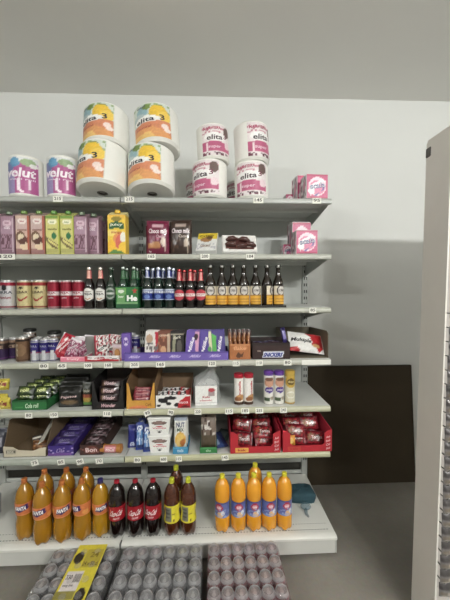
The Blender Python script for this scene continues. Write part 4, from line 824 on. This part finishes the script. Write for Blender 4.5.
redbox(283, 331.8, 'red display box of cake packs at the right end, right one', 2, 'cake packs in the right red box', 'right')
o = pillow('cake_pack', .10, .06, .04, art((232,150,50), ('e',.5,.5,.3,.3,(246,200,100))), label='orange yellow cake pack standing at the left inside the right red box', cat='cake pack'); put(o, 291, 6, .02, 0, 5, dz=.03); o.location.y = YF+.022; o.scale = (.6,.6,1)
# ------------------------------------------------------------------ base shelf: big bottles
def petal(r0):
    def f(r, z, a):
        if z < .035:
            k = (1-z/.035); return r*(1-.16*k*(.5+.5*math.cos(5*a))), z+.010*k*(.5+.5*math.cos(5*a))
        return r, z
    return f
def make_pet(H, rr, liq, capc, lab, prn, texts, prof, mat='drink', name='soda_bottle', aw=95):
    t = thing(name, '', 'drink bottle')
    pr = [(rr*a, H*b) for a, b in prof]
    MB().lathe(pr, 30, liq, mod=petal(rr)).build('bottle_body', mat, t, 60)
    m = MB(); m.lathe([(.0145,H-.022),(.0155,H-.020),(.0155,H-.002),(.013,H),(0,H)], 20, capc); m.lathe([(.0165,H-.026),(.0165,H-.023)], 20, capc); m.build('cap', 'plastic', t, 40)
    zz = [p[1] for p in pr]
    def rad(v):
        z = lab[0]+(lab[1]-lab[0])*v
        for i in range(len(pr)-1):
            if pr[i][1] <= z <= pr[i+1][1]: return pr[i][0]+(pr[i+1][0]-pr[i][0])*(z-pr[i][1])/max(1e-6, pr[i+1][1]-pr[i][1])+.0012
        return rr+.0012
    MB().printed(cyl(rad, lab[0], lab[1], -180, 180), prn, 60, 16, texts).build('label', 'wrap', t, 60, False)
    return t
PR_F = [(.0,.012),(.55,.0),(.80,.006),(.97,.05),(1,.10),(.99,.28),(.90,.36),(.88,.40),(.96,.48),(.99,.55),(1,.66),(.97,.72),(.86,.79),(.66,.85),(.42,.90),(.30,.93),(.28,.985)]
PR_C = [(.0,.012),(.5,.0),(.74,.006),(.93,.05),(1,.12),(1,.30),(.95,.36),(.94,.40),(.96,.56),(1,.60),(1,.68),(.95,.75),(.80,.83),(.55,.89),(.34,.93),(.28,.985)]
PR_J = [(.0,.012),(.55,.0),(.80,.006),(.97,.04),(1,.08),(1,.27),(.95,.30),(.95,.56),(1,.60),(1,.72),(.93,.80),(.72,.87),(.46,.91),(.34,.935),(.32,.985)]
fa = art((222,118,62), ('r',0,0,1,.1,(236,140,70)), ('p',[(.38,.34),(.42,.72),(.62,.92),(.64,.52),(.5,.3)],(60,36,110)), ('e',.72,.3,.06,.2,(240,160,80)), ('e',.30,.6,.05,.2,(246,170,60)))
FX = [('FANTA', .405,.46,.60,.78,(250,246,250),6,.15,.05)]
G0 = 'orange soda bottles on the base shelf'
of = make_pet(.345,.049,(196,132,14),(200,110,50),(.155,.225),fa,FX,PR_F)
row(of, [(24.5,.085,'orange soda bottle, leftmost of the front row', 4), (42,.045,'orange soda bottle, second from the left in front', 0), (62,.055,'orange soda bottle, third from the left in front', 26), (82,.065,'orange soda bottle, fourth from the left in front', -34),
         (45,.17,'orange soda bottle behind the second front one', 0), (67,.18,'orange soda bottle behind the third front one', 10), (86.5,.18,'orange soda bottle behind the fourth front one', 0)], 0, G0)
o5 = make_pet(.33,.047,(204,144,14),(52,46,110),(.14,.205),fa,FX,PR_F); o5['label'] = 'orange soda bottle with dark blue cap beside the cola bottles'; o5['group'] = G0; put(o5, 100.5, 0, .085, 22)
co = art((178,18,34), ('r',0,0,1,.04,(150,14,26)))
oc = make_pet(.325,.049,(24,12,10),(176,26,44),(.112,.195),co,[('Coca-Cola', .385,.34,.62,.74,(250,240,240),8,.3,.02), ('taste', .44,.12,.56,.26,(240,200,200),6,.2)],PR_C,'glass')
row(oc, [(117,.075,'cola bottle with red cap and label, left of three', 10), (135.5,.075,'cola bottle with red cap and label, middle of three', 10), (153.3,.075,'cola bottle with red cap and label, right of three', -8)], 0, 'cola bottles with red labels')
ya = art((236,222,40), ('r',.36,.1,.5,.9,(120,120,104)), ('n',30,.4,(60,60,60),.2,.86,4) if 0 else ('r',.38,.3,.48,.36,(60,60,60)), ('r',.38,.5,.48,.6,(70,70,66)), ('r',.38,.7,.47,.76,(60,60,60)), ('e',.56,.16,.02,.06,(120,90,20)))
ob = make_pet(.328,.046,(96,44,20),(206,212,40),(.085,.188),ya,[('Mjedra', .53,.44,.60,.56,(150,110,20),90)],PR_F)
row(ob, [(172,.075,'brown drink bottle with yellow label and lime cap, left one', 0), (188.5,.075,'brown drink bottle with yellow label and lime cap, right one', 0), (176.5,.2,'brown drink bottle with lime cap standing behind the front two', 0)], 0, 'brown drink bottles with yellow labels')
ja = art((96,110,180), ('r',0,.9,1,1,(70,80,150)), ('r',0,0,1,.1,(110,150,210)), ('e',.5,.66,.085,.24,(196,30,60)), ('e',.5,.66,.065,.12,(232,160,170)), ('e',.53,.2,.07,.18,(240,190,120)), ('e',.58,.3,.04,.16,(226,230,240)), ('n',26,.2,(150,170,220),0,.5,3))
oj = make_pet(.335,.045,(240,156,22),(232,222,40),(.098,.188),ja,[('sola', .455,.60,.545,.74,(250,240,240),4,.1,.02)],PR_J,'juice','juice_bottle')
row(oj, [(222.5,.085,'orange juice bottle, first of the five from the left', -28), (238.7,.085,'orange juice bottle, second of the five from the left', 0), (254.3,.085,'orange juice bottle, third of the five from the left', 0), (269.5,.085,'orange juice bottle, fourth of the five from the left', 4), (284.8,.085,'orange juice bottle, rightmost of the five', 8),
         (255.5,.19,'orange juice bottle standing alone behind the front five', 0)], 0, 'orange juice bottles')
# blue grey cloth bundle and small blue item
m = MB(); n = 20; V = []; F = []; lv = [(0,1),(.02,1.04),(.05,1.0),(.07,.92),(.08,.7),(.078,.35),(.082,.02)]
for z, k in lv:
    for i in range(n):
        a = 2*math.pi*i/n; cs, sn = math.cos(a), math.sin(a); wv = 1+.05*math.sin(4*a+z*60)
        V.append((.088*k*wv*math.copysign(abs(cs)**.5, cs), .085*k*wv*math.copysign(abs(sn)**.5, sn), z+.004*math.sin(5*a)*(z > .03)))
for k in range(len(lv)-1):
    for i in range(n): F.append((k*n+i, k*n+(i+1)%n, (k+1)*n+(i+1)%n, (k+1)*n+i))
F.append(tuple(range(n-1,-1,-1)))
m.add(V, F, (44,80,92)); o = m.build('folded_cloth', 'paper', None, 60); tag(o, 'dark teal cloth bundle right of the juice bottles', 'cloth'); put(o, 301, 0, .34); o.scale = (1.05,.8,.75)
m = MB(); m.tube([(-.03,0,.02),(-.01,-.01,.03),(.015,-.012,.028),(.03,0,.018)], [.010,.024,.020,.008], 10, (90,140,160)); m.tube([(-.005,-.02,.012),(-.012,-.05,.010),(-.004,-.075,.008)], [.012,.010,.006], 8, (80,126,150)); o = m.build('crumpled_bag', 'bag', None, 60); tag(o, 'small light blue crumpled plastic bag beside the teal cloth', 'plastic bag'); put(o, 306, 0, .22)
# white bag at the left edge
m = MB(); n = 20; V = []; F = []; lv = [(0,.8),(.03,1),(.08,1.02),(.13,.95),(.17,.75),(.20,.45),(.215,.2)]
for z, k in lv:
    for i in range(n):
        a = 2*math.pi*i/n; wv = 1+.06*math.sin(5*a+z*40)+.04*math.sin(9*a-z*30)
        V.append((.095*k*wv*math.cos(a), .10*k*wv*math.sin(a), z))
for k in range(len(lv)-1):
    for i in range(n): F.append((k*n+i, k*n+(i+1)%n, (k+1)*n+(i+1)%n, (k+1)*n+i))
F.append(tuple(range(n-1,-1,-1)))
m.add(V, F, (176,178,180)); o = m.build('white_sack', 'soft', None, 60); tag(o, 'crumpled pale plastic sack at the left edge of the base shelf', 'sack'); put(o, -19, 0, .22)

# ------------------------------------------------------------------ shrink wrapped can packs on the floor
def canmesh(body, H=.166, rr=.0335):
    m = MB(); m.lathe([(rr*.86,0,(150,150,150)),(rr,.010,body),(rr,H-.020,body),(rr*.97,H-.014,(186,186,188)),(rr*.80,H-.002,(206,206,208)),(rr*.80,H+.001,(206,206,208)),(rr*.75,H,(200,200,202)),(rr*.73,H-.006,(150,150,152)),(rr*.2,H-.006,(176,176,178)),(0,H-.006,(176,176,178))], 20)
    m.lathe([(.009,H-.006),(.009,H-.0035)], 10, (214,214,216), (0,-.008,0)); m.box(-.005,.005,-.008,.012,H-.006,H-.004,(206,206,208))
    return m
def pack(x0, x1, nx, ny, ynear, dy, body, label, filmcol, trayc, sheet=None):
    t = thing('can_pack', label, 'pack of cans', 'packs of cans on the floor')
    dx = (x1-x0)/nx; yf = ynear; first = None
    for j_ in range(ny):
        for i in range(nx):
            if first is None: o = first = canmesh(body).build('can', 'alu', t, 40)
            else: o = first.copy(); COL.objects.link(o); o.parent = t
            o.location = (x0+dx*(i+.5), yf+dy*(j_+.5), .004)
    a, b, c, d = x0, x1, yf, yf+dy*ny
    m = MB(); m.box(a,b,c,d,0,.003,trayc)
    for p in ((a,b,c-.002,c),(a,b,d,d+.002)): m.box(*p,0,.045,trayc)
    for p in ((a-.002,a,c,d),(b,b+.002,c,d)): m.box(*p,0,.045,trayc)
    m.build('tray', 'card', t, 0)
    gx, gy = nx*9, ny*9; mm = MB(); V = []; C = []
    for j_ in range(gy+1):
        for i in range(gx+1):
            u, v = i/gx, j_/gy; fx, fy = (u*nx) % 1-.5, (v*ny) % 1-.5
            q = 1-(fx*fx+fy*fy)/.21
            if i in (0,gx) or j_ in (0,gy): q = -.3
            V.append((a+(b-a)*u, c+(d-c)*v, .1715+(.012*q**.7 if q > 0 else .035*q)+.0008*math.sin(u*23+v*31))); C.append(lin(filmcol))
    F = [(j_*(gx+1)+i, j_*(gx+1)+i+1, (j_+1)*(gx+1)+i+1, (j_+1)*(gx+1)+i) for j_ in range(gy) for i in range(gx)]
    mm.add(V, F, C); mm.box(a-.003,b+.003,c-.0035,c-.003,.02,.172,filmcol); mm.box(a-.0035,a-.003,c,d,.02,.16,filmcol); mm.box(b+.003,b+.0035,c,d,.02,.16,filmcol)
    mm.build('shrink_film', 'film', t, 60)
    if sheet: sheet(t, a, b, c, d)
    return t
def ycard(t, a, b, c, d):
    xa_, xb_ = a+(b-a)*.38, a+(b-a)*.82
    mp = lambda u, v, l: (xa_+(xb_-xa_)*u, c+(d+.004-c)*v, .181+l)
    MB().printed(mp, art((222,206,44), ('e',.2,.80,.16,.09,(52,44,30)), ('e',.78,.30,.16,.09,(52,44,30)), ('r',.40,.66,.96,.92,(190,172,50)), ('r',.08,.36,.60,.60,(226,218,214)), ('r',.0,.26,.6,.36,(150,140,60))), 36, 60,
        [('24', .56,.80,.84,.88,(140,122,36)), ('24 x 50 cl', .42,.68,.92,.74,(110,96,30)), ('||||||||', .36,.46,.58,.57,(70,64,64),0,0,.02), ('energy drink', .12,.40,.44,.44,(110,100,100)), ('330', .1,.5,.3,.56,(90,84,84)), ('24 x 50 cl', .04,.15,.6,.23,(110,96,30))]).build('yellow_card', 'card', t, 60, False)
PK1 = (atY(63,552,1.64).x, atY(119,552,1.64).x)
YN = 1.25; DY = .0865
x1 = -.515; pack(-.865, -.525, 5, 5, 1.235, .0785, (90,90,94), 'shrink wrapped pack of silver cans under a yellow printed card', (200,200,200), (150,140,120), ycard)
pack(-.495, -.065, 6, 5, 1.235, .0785, (96,96,102), 'shrink wrapped pack of silver cans in the middle of the floor row', (210,210,212), (140,140,140))
pack(-.035, .345, 6, 5, 1.235, .0785, (170,14,48), 'shrink wrapped pack of pink and silver cans, rightmost on the floor', (222,204,206), (214,70,110))

# ------------------------------------------------------------------ board, rack at the right
t = thing('brown_board', 'large dark brown board leaning against the white wall right of the shelves', 'board')
xb = atY(411, 430, 2.40).x; zt = .83*1.116
m = MB(); m.box(-.0,.93,-.008,.008,0,.945,(62,50,30),.002); m.build('panel', 'dark', t, 0)
m = MB(); m.box(.0,.93,-.011,.011,.938,.948,(52,42,26),.001); m.box(.922,.932,-.011,.011,0,.948,(52,42,26),.001); m.build('edge_band', 'dark', t, 0)
t.location = (xb-.93, 2.345, .0005); t.rotation_euler = (R(-4.5),0,0)

rx, ry = .970, 1.25
t = thing('narrow_display_rack', 'tall grey metal rack with hooks standing at the right edge', 'rack')
m = MB(); m.prism([(-.0,0),(.15,0),(.15,2.255),(.140,2.27),(.0,2.27)], 0, .007, 'x', (232,229,220)); m.build('side_panel', 'metal', t, 0)
m = MB(); m.box(.018,.9,.13,.15,0,2.22,(186,180,174)); m.build('back_panel', 'metal', t, 0)
m = MB(); m.prism([(-.0,0),(.15,0),(.15,2.255),(.140,2.27),(.0,2.27)], .9, .918, 'x', (232,229,220)); m.build('side_panel', 'metal', t, 0)
m = MB(); m.box(.018,.9,-.16,.13,0,.12,(190,186,180),.004); m.build('base', 'metal', t, 0)
m = MB(); m.box(-.004,.012,.120,.152,2.19,2.235,(70,66,62),.004); m.build('corner_clip', 'plastic', t, 0)
cols = [(70,66,64),(90,84,80),(58,70,60),(80,66,60)]
for k_ in range(20):
    z = .25+k_*.0625*1.0
    m = MB(); m.tube([(.030,.13,z+.03),(.030,-.01,z+.03),(.030,-.022,z+.042)], .003, 6, (120,118,112)); m.box(.02,.05,-.004,-.002,z+.012,z+.04,(96,92,86)); m.build('hook', 'metal', t, 0)
t.location = (rx, ry, 0); t.rotation_euler = (0,R(1.1),0)
RT = t
pr = pillow('hanging_snack_pack', .055, .062, .02, art((120,116,116), ('r',0,.6,1,1,(70,66,66)), ('n',5,.4,(170,160,150),0,.5,3), ('r',.1,.2,.5,.4,(120,110,96))), cat='snack pack', nu=8, nv=8)
n_ = 0
for k_ in range(19):
    z = .25+k_*.0625
    o = pr if n_ == 0 else dup(pr)
    tilt = (z)*math.sin(R(1.1))
    o.location = (rx+.038+tilt, ry-.012, z-.030); o.rotation_euler = (R(-3),R(1.1),R((k_*37) % 14-7)); n_ += 1
    o['label'] = 'small grey snack pack hanging on the rack at the right edge'; o['group'] = 'snack packs hanging on the rack'
o = pillow('hanging_snack_pack', .07, .075, .024, art((40,130,60), ('n',5,.4,(130,190,120),0,1,3)), cat='snack pack', label='green snack pack hanging on the rack at the right edge', nu=8, nv=8); o.location = (rx+.055+.025, ry-.045, 1.12); 

# ------------------------------------------------------------------ lamps
def tube_lamp(x, y, z, ln, power, ry_=0, size=.12, label='', col=(.985,.985,.96)):
    t = thing('ceiling_tube_lamp', label, 'ceiling lamp', 'ceiling tube lamps')
    m = MB(); m.box(-ln/2,ln/2,-.06,.06,HC-z-.03,HC-z,(235,235,232),.004); m.build('housing', 'metal', t, 0)
    em = bpy.data.materials.new('lit lamp diffuser'); em.use_nodes = True; b = em.node_tree.nodes['Principled BSDF']; b.inputs['Emission Color'].default_value = (*col,1); b.inputs['Emission Strength'].default_value = 4
    m = MB(); m.box(-ln/2+.02,ln/2-.02,-.05,.05,HC-z-.045,HC-z-.03,(245,245,240)); m.build('diffuser', em, t, 0)
    for sx in (-.4,.4):
        MB().tube([(sx*ln,0,HC-z),(sx*ln,0,HC-z+.15)], .004, 6, (90,90,88)).build('hanging_rod', 'metal', t, 0)
    t.location = (x, y, z-.15); t.rotation_euler = (0,0,R(ry_))
    for k_ in (-.4,0,.4):
        L = bpy.data.lights.new('tube_light', 'POINT'); L.shadow_soft_size = .05; L.energy = power/3; L.color = col
        lo = bpy.data.objects.new('tube_light', L); COL.objects.link(lo); lo.parent = t; lo.location = (k_*ln,0,HC-z-.13)
    return t
PA, PB = 275, 105
tube_lamp(1.7, -1.5, HC, 1.2, PA, 0, label='white tube lamp on the ceiling behind the photographer, right one')
tube_lamp(-2.3, -1.5, HC, 1.2, PB, 0, label='white tube lamp on the ceiling behind the photographer, left one')
w = bpy.data.worlds.new('world'); SC.world = w; w.use_nodes = True; w.node_tree.nodes['Background'].inputs[0].default_value = (.9,.93,1,1); w.node_tree.nodes['Background'].inputs[1].default_value = .05
SC.view_settings.view_transform = 'Standard'; SC.view_settings.look = 'None'; SC.view_settings.exposure = 0.06; SC.view_settings.gamma = 1
